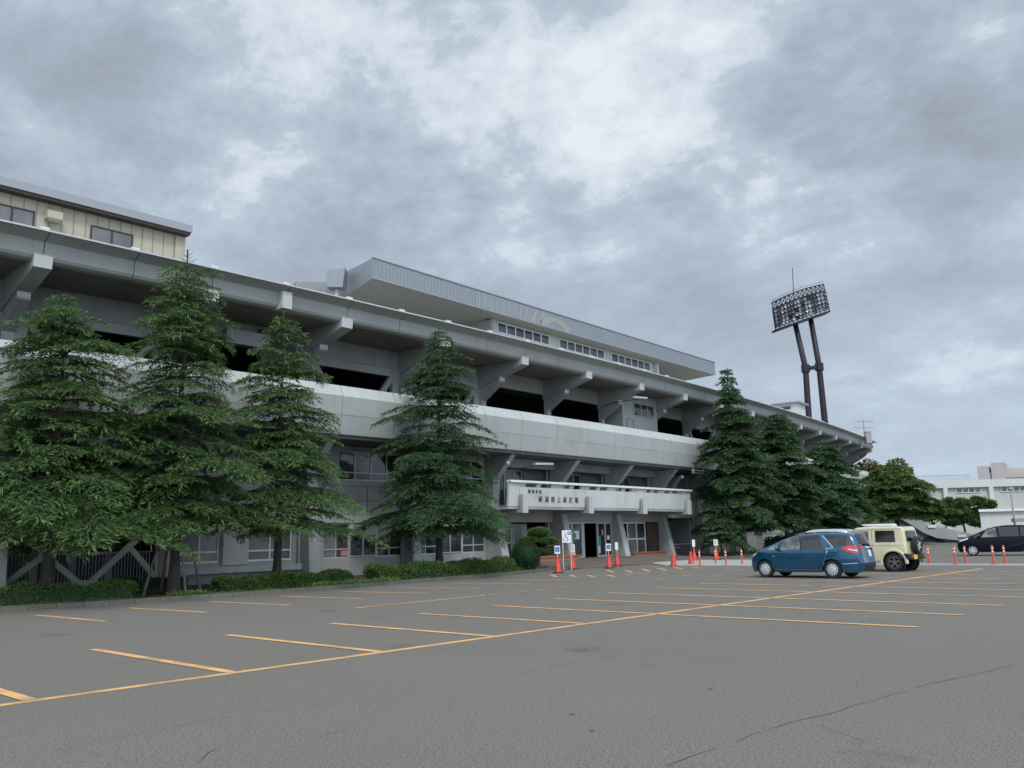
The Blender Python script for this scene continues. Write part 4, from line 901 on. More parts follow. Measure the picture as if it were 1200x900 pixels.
# white van far behind
KV = Thing('white_van', at_depth(1018, 640, 74), 'small white van seen above the beige jeep bonnet', 'van')
p = at_depth(1019, 612, 74); mb = MB(); mb.prism([Vector((p.x+x, 73.2, z)) for x, z in ((-2.2, .35), (-2.2, 1.0), (-1.7, 1.3), (-1.0, 1.95), (-.8, 2.02), (1.9, 2.02), (2.0, 1.9), (2.05, .35))], Vector((0, 0, 0)), Vector((0, 1.6, 0))); KV.part('body', mb, M['white'], bevel=.08)
mb = MB(); mb.box((p.x+.2, 73.19, 1.62), (2.6, .03, .45)); KV.part('window', mb, M['carglass'])
for x in (-1.4, 1.4):
    mb = MB(); mb.lathe([(0, -.1), (.3, -.1), (.3, .1), (0, .1)], (p.x+x, 73.25, .3), 'Y', 16); KV.part('wheel', mb, M['rubber'])
# ------------------------------------------------------------------ trees
def deodar(name, base, H, R, seed, mat, label, cat='cedar', zlow=2.0, dens=1.0, lean=(0, 0), spire=0.8, tuft=(.12, .24), wdt=.040, az_bias=None, drop_mid=0.0, tr=.17, pw=.85, group='conifers in front of the stand'):
    r = np.random.default_rng(seed); t_ = Thing(name, base, label, cat, group); base = np.array(base, float)
    mb = MB(); npt = 12
    def tp(h): k = h/H; return np.array([lean[0]*k**1.5, lean[1]*k**1.5, h])
    mb.tube([base+tp(H*k/npt)+np.array([r.normal()*.03, r.normal()*.03, 0])*(k > 0) for k in range(npt+1)], [max(.022, tr*(1-k/npt)**.9+(.06 if k == 0 else 0)) for k in range(npt+1)], 9)
    PL, DL, LL, WL, SL = [], [], [], [], []; phs = r.uniform(0, 6.28, 4)
    nb = int(H*15*dens); hs = np.sort(r.uniform(zlow, H*(.985 if spire > .5 else .94), nb)); wst = .34; hs = np.where(r.random(nb) < .8, np.round(hs/wst)*wst+r.normal(0, .045, nb), hs); hs = np.clip(hs, zlow, H*.985)
    for k, h in enumerate(hs):
        f = (h-zlow)/(H-zlow); az = k*2.399+r.normal()*.35
        prof = (1-f)**pw*(.80+.20*min(1, f/.10))
        Lb = R*prof*r.uniform(.62, 1.12)+.18
        if r.random() < .12: Lb *= 1.22
        Lb *= 1+.16*math.sin(2*az+h*.9+phs[0])+.12*math.sin(3*az-h*2.1+phs[1])
        if r.random() < .06: Lb *= .45
        if az_bias: Lb *= 1+az_bias[1]*math.cos(az-az_bias[0])
        up = .10+.42*f+r.normal()*.07; droop = r.uniform(.16, .34)*(1-.45*f)
        o = tp(h); d0 = np.array([math.cos(az), math.sin(az), 0]); side = np.array([-d0[1], d0[0], 0]); curl = r.normal()*.10
        def bp(s): return o+d0*s*Lb+np.array([0, 0, 1])*(up*s-(up*.9+droop)*s**2.2)*Lb*.9+side*curl*s*s*Lb
        pts = [bp(s) for s in (0, .25, .5, .75, 1)]
        mb.tube([base+p for p in pts], [max(.005, .010+.012*Lb*(1-s)*.8) for s in (0, .25, .5, .75, 1)], 5, False)
        ns = max(5, int(Lb*12.0))
        for q in range(ns):
            s = .10+.90*(q+r.uniform(0, 1))/ns
            p0 = bp(min(1, s)); sg = 1 if q % 2 else -1
            ls = (.42*Lb*(1.05-s)**.8+.16)*r.uniform(.6, 1.15); an = r.uniform(.75, 1.25)
            dd = d0*math.cos(an)+side*sg*math.sin(an); ntu = max(5, int(ls*34))
            tt = (np.arange(ntu)+r.uniform(0, 1, ntu))/ntu
            P = p0+dd*(tt*ls)[:, None]; P[:, 2] += -.30*ls*tt**2+.02
            D = dd*r.uniform(.5, 1.1, (ntu, 1))+side*0+np.stack([r.normal(0, .55, ntu), r.normal(0, .55, ntu), r.uniform(-.75, .12, ntu)], 1)
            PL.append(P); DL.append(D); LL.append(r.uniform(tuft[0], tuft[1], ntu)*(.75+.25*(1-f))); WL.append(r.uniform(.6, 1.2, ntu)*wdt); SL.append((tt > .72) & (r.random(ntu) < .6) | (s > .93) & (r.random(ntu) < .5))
        # hanging tip
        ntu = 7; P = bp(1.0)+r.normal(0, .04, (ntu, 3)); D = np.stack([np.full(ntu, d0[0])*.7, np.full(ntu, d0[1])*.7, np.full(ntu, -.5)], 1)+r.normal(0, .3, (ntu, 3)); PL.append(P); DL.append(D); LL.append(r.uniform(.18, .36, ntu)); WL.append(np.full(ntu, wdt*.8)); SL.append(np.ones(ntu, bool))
    # leader
    ntu = int(60*spire); hh = r.uniform(H*.93, H, ntu); P = np.stack([tp(x) for x in hh]); D = np.stack([r.normal(size=ntu), r.normal(size=ntu), r.uniform(.0, .6, ntu)], 1); PL.append(P); DL.append(D); LL.append(r.uniform(.08, .2, ntu)); WL.append(np.full(ntu, .03)); SL.append(np.zeros(ntu, bool))
    if spire < .5:
        tw = MB()
        for k in range(16):
            h = H*(.935+.062*k/16); az = k*2.4; o = base+tp(h); l_ = .42*(1-k/18)+.08; d = np.array([math.cos(az), math.sin(az), .15]); tw.tube([o, o+d*l_*.6, o+d*l_+np.array([0, 0, .06])], [.012, .008, .004], 4, False)
        t_.part('bare_twigs', tw, M['deadleaf'])
    t_.part('trunk', mb, M['bark'])
    P, D, L_, W_, S_ = np.concatenate(PL), np.concatenate(DL), np.concatenate(LL), np.concatenate(WL), np.concatenate(SL)
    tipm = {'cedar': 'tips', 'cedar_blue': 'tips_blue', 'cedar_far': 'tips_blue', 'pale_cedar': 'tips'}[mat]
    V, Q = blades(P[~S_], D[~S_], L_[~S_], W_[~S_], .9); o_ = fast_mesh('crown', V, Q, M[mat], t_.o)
    V, Q = blades(P[S_], D[S_], L_[S_], W_[S_], .9); fast_mesh('pale_tips', V, Q, M[tipm], o_); return t_, len(P)  # paler green blades towards the branch ends
def bp2(p, z=.1): return (p[0], p[1], z)
tot = 0
T0, n0 = deodar('deodar_cedar', (-13.96, 26.04, .1), 9.4, 3.85, 11, 'cedar', 'leftmost big green cedar, lowest branches over the lattice brace opening', dens=1.1, zlow=2.0, tr=.19, pw=.60); tot += n0
T1, n1_ = deodar('deodar_cedar', (-11.1, 28.32, .1), 11.6, 3.1, 12, 'cedar', 'tall cedar with a bare leader top held by a wooden stake frame', dens=1.05, zlow=2.1, spire=.2, tr=.18, pw=.60); tot += n1_
T2, n2_ = deodar('deodar_cedar', (-8.67, 31.59, .1), 10.2, 3.1, 13, 'cedar', 'slender cedar third from the left with a bright green lower right side', dens=1.05, zlow=2.0, az_bias=(-.5, .15), tr=.16, pw=.78); tot += n2_
T3, n3_ = deodar('deodar_cedar', (-3.31, 38.08, .1), 11.0, 3.45, 14, 'cedar_blue', 'darker blue green cedar just left of the lettered balcony', dens=1.15, zlow=2.0, tr=.17, pw=.72); tot += n3_
T4, n4_ = deodar('deodar_cedar', (15.58, 59.5, .1), 13.0, 3.9, 15, 'cedar_far', 'tall cedar with thin swaying spire to the right of the entrance', dens=.85, zlow=2.2, tuft=(.22, .42), wdt=.075, lean=(-.4, 0), tr=.22, pw=1.0); tot += n4_
T5, n5_ = deodar('deodar_cedar', (20.1, 64.5, .1), 10.4, 3.6, 16, 'cedar_far', 'broad cedar directly behind the blue car, second of the far row', dens=.95, zlow=2.0, tuft=(.22, .42), wdt=.08, tr=.2, pw=.62); tot += n5_
T6, n6_ = deodar('deodar_cedar', (25.6, 70.5, .1), 8.9, 4.0, 17, 'cedar_blue', 'dark spreading cedar behind the jeep, third of the far row', dens=.95, zlow=1.8, tuft=(.24, .45), wdt=.085, tr=.2, pw=.6); tot += n6_
# young small cedar near T4
T8, n8_ = deodar('young_cedar', (13.6, 57.8, .1), 3.4, 1.5, 19, 'cedar_blue', 'small dark young tree left of the tall cedar by the orange posts', dens=1.6, zlow=.9, tuft=(.2, .36), wdt=.07, tr=.06, pw=.5, group='small plants by the far bed'); tot += n8_

def leafy(name, base, H, lobes, label, mat, seed, n=9000, leaf=.22, tr=.2, cat='tree', group='broad crowned trees beyond the stand', flat=.7, upb=.6, trunk_h=.45, droop=0):
    r = np.random.default_rng(seed); t_ = Thing(name, base, label, cat, group); base = np.array(base, float); mb = MB()
    mb.tube([base, base+[.1, 0, H*trunk_h*.5], base+[.0, .1, H*trunk_h], base+[0, 0, H*.75]], [tr, tr*.8, tr*.6, tr*.15], 8)
    PL, DL = [], []
    tv = sum(l[3]**2 for l in lobes)
    for (x, y, z, rad) in lobes:
        mb.tube([base+[0, 0, H*trunk_h*.8], base+[x*.5, y*.5, (z+H*trunk_h)*.5], base+[x, y, z]], [tr*.45, tr*.3, .02], 5, False)
        m_ = int(n*rad**2/tv); u = r.normal(size=(m_, 3)); u /= np.linalg.norm(u, axis=1, keepdims=True)
        sub = r.normal(size=(10, 3)); sub /= np.linalg.norm(sub, axis=1, keepdims=True)
        k = np.max(u@sub.T, axis=1); rr = rad*(.45+.62*k**3)*r.uniform(.55, 1.08, m_)**.5
        P = u*rr[:, None]*[1, 1, flat]+[x, y, z]
        if droop: P[:, 2] += .22*np.sin(P[:, 0]*3+P[:, 2]*5)
        D = u*[1, 1, .4]+r.normal(0, .6, (m_, 3)); D[:, 2] -= droop; PL.append(P); DL.append(D)
    P = np.concatenate(PL); D = np.concatenate(DL); m_ = len(P)
    t_.part('trunk', mb, M['bark'])
    V, Q = blades(P, D, r.uniform(.7, 1.3, m_)*leaf, r.uniform(.7, 1.2, m_)*leaf*.55, upb); fast_mesh('crown', V, Q, M[mat], t_.o); return t_
def lobset(seed, n, R, z0, z1, rad, taper=.6):
    r = random.Random(seed); o = []
    for k in range(n):
        f = (k+.5)/n; z = z0+(z1-z0)*f; a = k*2.4+r.uniform(-.4, .4); q = R*(1-f*taper)*r.uniform(.35, 1); o.append((q*math.cos(a), q*math.sin(a), z, rad*(1-f*.35)*r.uniform(.75, 1.15)))
    return o
# layered pine like tree right of stand end
T7, n7_ = deodar('spreading_pine', (37.6, 85.5, 0), 7.9, 3.7, 21, 'pale_cedar', 'dark layered pine with open lower trunk right of the stand end', cat='pine', zlow=3.1, dens=1.3, tuft=(.28, .5), wdt=.11, tr=.32, pw=.42, group='trees right of the stand'); tot += n7_
leafy('zelkova_tree', (44.6, 104, 0), 11.2, lobset(5, 14, 4.4, 4.6, 9.3, 2.0, .55), 'tree with yellowing orange green crown behind the layered pine', 'autumn', 31, 15000, .34, .3, group='trees right of the stand')
pbr = at_depth(1135, 640, 99); leafy('broadleaf_tree', (pbr.x-.3, 99, 0), 5.4, [(-2.9, 0, 4.0, .9), (-1.5, 0, 4.4, 1.0), (.3, 0, 4.3, 1.0), (2.0, 0, 4.5, .9), (3.2, 0, 4.1, .8), (-2.0, 0, 3.4, 1.0), (0, 0, 3.3, 1.2), (2.0, 0, 3.2, 1.1), (-.8, .5, 2.4, 1.2), (1.5, 0, 2.3, 1.2)], 'flat topped green tree in front of the pale school building', 'broad', 32, 15000, .30, .16, group='trees right of the stand', flat=.55)
pbr = at_depth(1096, 640, 101); leafy('broadleaf_tree', (pbr.x, 101, 0), 5.2, [(-2.2, 0, 3.5, .9), (-.8, 0, 3.8, .9), (1.0, 0, 3.6, .9), (2.2, 0, 3.3, .8), (0, 0, 3.0, 1.1), (-1.4, 0, 2.9, 1.0)], 'light green tree behind the sloping stair ramp', 'broad', 33, 11000, .28, .14, group='trees right of the stand', flat=.6)

# ------------------------------------------------------------------ hedges and shrubs
def hedge(label, pts, h, wd, seed, mat='hedge', n=9000, leaf=.07, name='hedge', cat='hedge', group=None):
    """pts: (a,b) centre line"""
    r = np.random.default_rng(seed); P3 = [np.array(AB(a, b, .1)) for a, b in pts]; base = tuple(P3[0]); t_ = Thing(name, base, label, cat, group)
    seg = [np.linalg.norm(P3[k+1]-P3[k]) for k in range(len(P3)-1)]; tot_ = sum(seg)
    s = r.uniform(0, tot_, n); out_ = np.empty((n, 3)); nr = np.empty((n, 3)); cum = np.cumsum([0]+seg)
    ph = r.uniform(0, 6.28)
    for q in range(n):
        k = min(len(seg)-1, int(np.searchsorted(cum, s[q])-1)); k = max(0, k); f = (s[q]-cum[k])/seg[k]; c = P3[k]*(1-f)+P3[k+1]*f; d = (P3[k+1]-P3[k])/seg[k]; nn_ = np.array([-d[1], d[0], 0])
        th = r.uniform(-.25, math.pi+.25); e = min(1, min(s[q], tot_-s[q])/.35)**.5
        hh = h*(1+.13*math.sin(s[q]*2.3+ph)+.09*math.sin(s[q]*5.7)); ww = wd*(1+.08*math.sin(s[q]*3.1+ph))
        cx, sx = math.cos(th), math.sin(th); sq = lambda x: math.copysign(abs(x)**.55, x); k_ = r.uniform(.86, 1.04)
        out_[q] = c+nn_*(sq(cx)*ww/2*k_*(.6+.4*e))+np.array([0, 0, max(.02, sq(sx)*hh*k_*(.75+.25*e))]); nr[q] = nn_*cx+np.array([0, 0, 1])*sx
    D = nr+r.normal(0, .8, (n, 3)); V, Q = blades(out_-np.array(base), D, r.uniform(.7, 1.4, n)*leaf, r.uniform(.7, 1.2, n)*leaf*.55, .5)
    fast_mesh('leaves', V, Q, M[mat], t_.o)
    mb = MB()
    for k in range(len(seg)):
        d = Vector(P3[k+1]-P3[k]).normalized(); nn_ = Vector((-d.y, d.x, 0)); p, q = Vector(P3[k]), Vector(P3[k+1])
        if k == 0: p += d*.18
        if k == len(seg)-1: q -= d*.18
        w2 = nn_*wd*.40
        mb.hexa([p-w2, p+w2, q+w2, q-w2, p-w2*.8+Vector((0, 0, h*.80)), p+w2*.8+Vector((0, 0, h*.80)), q+w2*.8+Vector((0, 0, h*.80)), q-w2*.8+Vector((0, 0, h*.80))])
    t_.part('branches', mb, M['bush']); return t_
hedge('long low clipped hedge at the far left by the kerb', [(-14, 17.7), (-4, 17.2), (3, 16.85), (8.0, 16.4)], .50, 1.05, 41, n=26000, leaf=.075)
hedge('middle low clipped hedge below the third cedar', [(10.6, 16.3), (13, 16.35), (16.0, 16.6)], .44, 1.0, 42, n=13000, leaf=.075)
hedge('right clipped hedge below the blue green cedar', [(17.1, 16.7), (20, 16.8), (23.0, 17.0), (25.6, 17.5)], .56, 1.1, 43, n=16000, leaf=.08)
hedge('small loose shrub row in front of the stone base beside the stake frame', [(8.1, 18.3), (9.2, 18.2), (10.4, 18.0)], .5, .8, 44, 'bush', 3500, .07, 'shrub', 'shrub')
hedge('low dark shrub row behind the blue car under the far cedars', [(56, 19.9), (59.5, 20.3), (62.5, 20.8)], 1.0, 1.6, 45, 'bush', 6000, .14)
for k, (a, b, s_, lab) in enumerate(((9.3, 15.45, .18, 'small green weeds on the red soil by the left kerb'), (15.6, 15.75, .30, 'bright green weed clump at the kerb between two hedges'), (17.0, 15.75, .2, 'small weed tuft at the kerb beside the right hedge'), (27.3, 18.2, .25, 'pale green ground weeds beside the round bush'), (14.3, 15.6, .16, 'thin weeds along the kerb below the middle hedge'))):
    r = np.random.default_rng(60+k); m_ = 700; p = np.array(AB(a, b, .1)); P = r.normal(0, 1, (m_, 3))*[s_*1.6, s_*.8, 0]; P[:, 2] = r.uniform(0, .1, m_); D = r.normal(0, .6, (m_, 3)); D[:, 2] = abs(D[:, 2])+.4
    V, Q = blades(P, D, r.uniform(.06, .16, m_), r.uniform(.015, .04, m_)); o_ = fast_mesh('weeds', V, Q, M['weed']); o_.location = p; o_.rotation_euler.z = math.pi/2-.76; tag(o_, lab, 'weeds', kind='stuff')
# grass fringe along kerb
r = np.random.default_rng(77); m_ = 9000; aa = r.uniform(-8, 29, m_); bb = np.interp(aa, [k[0] for k in kerbL[:13]], [k[1] for k in kerbL[:13]])+r.gamma(1.2, .22, m_)+.16
cl = (np.sin(aa*1.3)+np.sin(aa*3.7+1)+r.normal(0, .6, m_)) > .35; aa, bb = aa[cl], bb[cl]; m_ = len(aa); P = np.stack([O2[0]+DA[0]*aa+NB[0]*bb, O2[1]+DA[1]*aa+NB[1]*bb, np.full(m_, .1)], 1); D = r.normal(0, .5, (m_, 3)); D[:, 2] = abs(D[:, 2])+.5
V, Q = blades(P, D, r.uniform(.05, .14, m_), r.uniform(.012, .03, m_)); tag(fast_mesh('grass', V, Q, M['hedge']), 'short grass fringe growing behind the kerb stones', 'grass', kind='stuff')
# fallen needles / litter on the soil and by the kerb
r = np.random.default_rng(78); m_ = 5000; aa = r.uniform(-8, 28, m_); bb = np.interp(aa, [k[0] for k in kerbL[:13]], [k[1] for k in kerbL[:13]])+r.uniform(.2, 3, m_)*r.uniform(0, 1, m_); P = np.stack([O2[0]+DA[0]*aa+NB[0]*bb, O2[1]+DA[1]*aa+NB[1]*bb, np.full(m_, .108)], 1); D = r.normal(0, 1, (m_, 3)); D[:, 2] *= .08
V, Q = blades(P, D, r.uniform(.04, .1, m_), r.uniform(.012, .03, m_), 2); tag(fast_mesh('leaf_litter', V, Q, M['wood']), 'brown fallen litter on the planting bed soil', 'leaf litter', kind='stuff')

def ball_bush(name, label, c, rad, mat, n, leaf, seed, cat, stems=None, lobes=None):
    r = np.random.default_rng(seed); t_ = Thing(name, (c[0], c[1], .1), label, cat); PL, DL = [], []; mb = MB()
    for (x, y, z, rx, rz) in (lobes or [(0, 0, rad, rad, rad)]):
        m_ = n; u = r.normal(size=(m_, 3)); u /= np.linalg.norm(u, axis=1, keepdims=True); PL.append(u*[rx, rx, rz]*r.uniform(.85, 1.03, (m_, 1))+[x, y, z]); DL.append(u+r.normal(0, .6, (m_, 3))+[0, 0, .3])
        mb.ellipsoid((c[0]+x, c[1]+y, .1+z), (rx*.86, rx*.86, rz*.86), 12, 8)
    P = np.concatenate(PL); m_ = len(P); V, Q = blades(P, np.concatenate(DL), r.uniform(.7, 1.3, m_)*leaf, r.uniform(.7, 1.2, m_)*leaf*.4, .4); fast_mesh('leaves', V, Q, M[mat], t_.o); t_.part('core', mb, M['bush'], smooth=True)
    mb = MB(); mb.tube([(c[0], c[1], 0), (c[0]+.05, c[1], .5), (c[0], c[1], (lobes[-1][2] if lobes else rad)+.1)], [.07, .06, .04], 7); t_.part('trunk', mb, M['bark'])
rb = Vector(gp(616, 670)); ball_bush('round_bush', 'dark green bush clipped into a ball at the bed corner', (rb.x, rb.y), .72, 'bush', 6500, .075, 51, 'bush', lobes=[(0, 0, .62, .70, .72)])
pn = Vector(gp(631, 668)); ball_bush('cloud_pine', 'yellow green garden pine clipped into flat clouds behind the round bush', (pn.x, pn.y), .5, 'pine', 3200, .10, 52, 'pine', lobes=[(-.38, 0, 1.42, .52, .13), (.52, -.1, 1.34, .46, .13), (.08, 0, 1.78, .56, .19), (.46, 0, .84, .42, .14)])

# wooden stake frame around T1
c = Vector((-11.1, 28.32, .1)); SF = Thing('stake_frame', c, 'weathered wooden stake frame around the trunk of the tall cedar', 'tree stakes')
for k in range(4):
    a = math.pi/4+k*math.pi/2; p = c+Vector((math.cos(a)*.95, math.sin(a)*.95, 0)); q = c+Vector((math.cos(a)*.55, math.sin(a)*.55, 1.55)); mb = MB(); mb.tube([p, q], [.045, .04], 7); SF.part('stake', mb, M['wood'])
mb = MB()
for k in range(4):
    a = math.pi/4+k*math.pi/2; b = a+math.pi/2; mb.tube([c+Vector((math.cos(a)*.62, math.sin(a)*.62, 1.42)), c+Vector((math.cos(b)*.62, math.sin(b)*.62, 1.42))], .04, 6)
SF.part('cross_rail', mb, M['wood'])

# ------------------------------------------------------------------ signs, cones, posts
def zgr(p):
    a, b = ab_of(p)
    if a < 29.4 or b < 18: return 0.0
    return .012+.30*min(1, max(0, (b-18)/3.2))*(1-.75*min(1, max(0, (a-43)/5)))
view = lambda p: math.atan2(-p[0], p[1])   # turn so that +(-y) face looks at the camera roughly
def cone(u, v, label, sign=None, face=0.0):
    p = gp(u, v); p[2] = 0; t_ = Thing('traffic_cone', p, label, 'traffic cone', 'red traffic cones by the entrance')
    mb = MB(); mb.box((p[0], p[1], .025), (.40, .40, .05), .3); t_.part('base', mb, M['rubber'] if sign != 'bands' else M['red'], bevel=.01)
    mb = MB(); mb.lathe([(.165, .05), (.155, .08), (.035, .70), (.0, .71)], p, 'Z', 18); cn = t_.part('body', mb, M['red'], smooth=True)
    if sign in (None, 'bands'):
        for z in (.22, .42):
            mb = MB(); f = lambda z_: .155-(z_-.08)/.62*.12+.004; mb.lathe([(f(z), z), (f(z+.09), z+.09)], p, 'Z', 18); t_.part('band', mb, M['red'], cn)
    if sign and sign != 'bands':
        a = view(p)+face; mb = MB(); mb.tube([(p[0], p[1], .66), (p[0], p[1], .86)], .022, 8); t_.part('sign_clip', mb, M['sign_yellow'])
        w_, h_ = (.26, .36) if sign != 'small' else (.17, .40)
        mb = MB(); mb.box((p[0], p[1], .86+h_/2), (w_, .02, h_), a); sg = t_.part('sign_board', mb, M['sign_white'], bevel=.004)
        nrm = Vector((math.sin(a), -math.cos(a), 0))*.0125; tx = Vector((math.cos(a), math.sin(a), 0)); c_ = Vector((p[0], p[1], .86+h_/2))+nrm
        if sign == 'wheel':
            mb = MB(); mb.add([c_+tx*x+Vector((0, 0, z)) for x, z in ((-.10, -.10), (.10, -.10), (.10, .12), (-.10, .12))], [(0, 1, 2, 3)]); t_.part('blue_panel', mb, M['sign_blue'], sg)
            t_.part('wheelchair_symbol', wheelchair(c_+nrm*.1+Vector((0, 0, .005)), tx, .085), M['sign_white'], sg)
        if sign == 'print':
            mb = MB()
            for z in (-.08, 0, .08): mb.add([c_+tx*x+Vector((0, 0, z+dz)) for x, dz in ((-.08, -.018), (.08, -.018), (.08, .018), (-.08, .018))], [(0, 1, 2, 3)])
            t_.part('print_lines', mb, M['pink'], sg)
    return t_
def wheelchair(c, tx, s):
    mb = MB(); up = Vector((0, 0, 1)); P = lambda x, z: c+tx*x*s+up*z*s
    n_ = 18; vs = []
    for k in range(n_+1):
        t = math.radians(150+k*(255/n_)); 
        for r_ in (.42, .54): vs.append(P(-.05+r_*math.cos(t), -.35+r_*math.sin(t)))
    mb.add(vs, [(2*k, 2*k+1, 2*k+3, 2*k+2) for k in range(n_)])
    mb.add([P(-.1+.14*math.cos(k*.785), .85+.14*math.sin(k*.785)) for k in range(8)], [tuple(range(8))])
    mb.add([P(-.18, .66), P(-.04, .66), P(0, -.02), P(-.14, -.02)], [(0, 1, 2, 3)]); mb.add([P(-.1, .40), P(.3, .40), P(.3, .30), P(-.1, .30)], [(0, 1, 2, 3)])
    mb.add([P(-.05, .05), P(.38, .05), P(.38, -.07), P(-.05, -.07)], [(0, 1, 2, 3)]); mb.add([P(.28, .0), P(.40, .0), P(.62, -.62), P(.50, -.66)], [(0, 1, 2, 3)])
    return mb
cone(654, 671.5, 'cone with blue wheelchair sign board beside the round bush', 'wheel')
cone(671.5, 667.0, 'cone with red printed white board in front of the parking sign post', 'print')
cone(714, 666.0, 'cone with small blue wheelchair board before the open door', 'wheel')
cone(723.5, 663.5, 'cone with narrow white board just right of the open door', 'small')
cone(789.5, 663.5, 'short red cone without a board nearest the pale pavement end', 'bands')
cone(810, 661.8, 'red cone without a board standing on the pale pavement', 'bands')
cone(814, 658, 'cone with narrow white board behind the boardless cone on the pavement', 'small')
cone(840, 656, 'cone with a square white board at the far edge of the pavement', 'print')
# the parking sign
sp_ = gp(665, 667.5); sp_[2] = .1; PS = Thing('parking_sign', (sp_[0], sp_[1], 0), 'white wheelchair parking board on two white posts beside the round bush', 'sign'); a = view(sp_)+.25; tx = Vector((math.cos(a), math.sin(a), 0)); nr = Vector((math.sin(a), -math.cos(a), 0))
for q in (-.20, .20):
    mb = MB(); c_ = Vector(sp_)+tx*q; mb.box((c_.x, c_.y, .95), (.05, .05, 1.9), a); PS.part('post', mb, M['alu'])
mb = MB(); mb.box((sp_[0]+nr.x*.04, sp_[1]+nr.y*.04, 1.62), (.48, .025, .62), a); bd = PS.part('board', mb, M['sign_white'], bevel=.01)
cc = Vector((sp_[0], sp_[1], 1.62))+nr*.055
PS.part('wheelchair_symbol', wheelchair(cc+tx*-.05+Vector((0, 0, -.03)), tx, .24), M['sign_blue'], bd)
mb = MB(); c_ = cc+tx*.13+Vector((0, 0, .17)); mb.add([c_+tx*x+Vector((0, 0, z)) for x, z in ((-.08, -.08), (.08, -.08), (.08, .08), (-.08, .08))], [(0, 1, 2, 3)]); pq = PS.part('blue_square', mb, M['sign_blue'], bd)
mb = MB(); c_ = c_+nr*.003
for x0, x1, z0, z1 in ((-.035, -.012, -.05, .05), (-.012, .03, .032, .05), (-.012, .03, -.008, .01), (.022, .04, -.0, .042)): mb.add([c_+tx*x+Vector((0, 0, z)) for x, z in ((x0, z0), (x1, z0), (x1, z1), (x0, z1))], [(0, 1, 2, 3)])
PS.part('letter_p', mb, M['sign_white'], bd)

def dpost(u, v, label, tilt=0.0):
    p = gp(u, v); p[2] = .05 if v > 662.4 and u > 1080 else 0.0
    t_ = Thing('delineator_post', p, label, 'bollard', 'orange rubber lane posts')
    mb = MB(); mb.lathe([(.10, 0), (.10, .025), (.05, .04)], p, 'Z', 14); t_.part('base', mb, M['post_red'])
    mb = MB(); mb.lathe([(.042, .03), (.040, .78), (.03, .80), (0, .80)], p, 'Z', 12); b_ = t_.part('body', mb, M['post_red'], smooth=True)
    for z in (.50, .64): mb = MB(); mb.lathe([(.044, z), (.044, z+.07)], p, 'Z', 12); t_.part('band', mb, M['refl'], b_)
dpost(820.3, 663.5, 'orange post at the left end of the four beside the pale pavement'); dpost(838.8, 661.8, 'orange post second from left, just below the square white board')
dpost(851, 663.3, 'orange post third from left, in front of the small young tree'); dpost(869.8, 661.8, 'orange post under the tall cedar trunk, just left of the blue car')
dpost(1089, 661.3, 'bright orange post standing alone between jeep and minivan'); dpost(1120, 662.7, 'orange post just in front of the minivan nose'); dpost(1132, 660.5, 'orange post overlapping the minivan front bumper')
dpost(1165, 662.7, 'orange post before the minivan door, nearer of the right pair'); dpost(1178, 660.5, 'orange post before the minivan door, rightmost of all')
rd = at_depth(1140, 629, 60); RM = Thing('red_marker', (rd.x, 60, 0), 'small red barrier marker seen above the minivan bonnet', 'barrier')
mb = MB(); mb.box((rd.x, 60, rd.z), (.45, .05, .2)); RM.part('board', mb, M['red']); mb = MB(); mb.box((rd.x-.2, 60.03, rd.z/2), (.04, .04, rd.z)); mb.box((rd.x+.2, 60.03, rd.z/2), (.04, .04, rd.z)); RM.part('stand', mb, M['grey'])

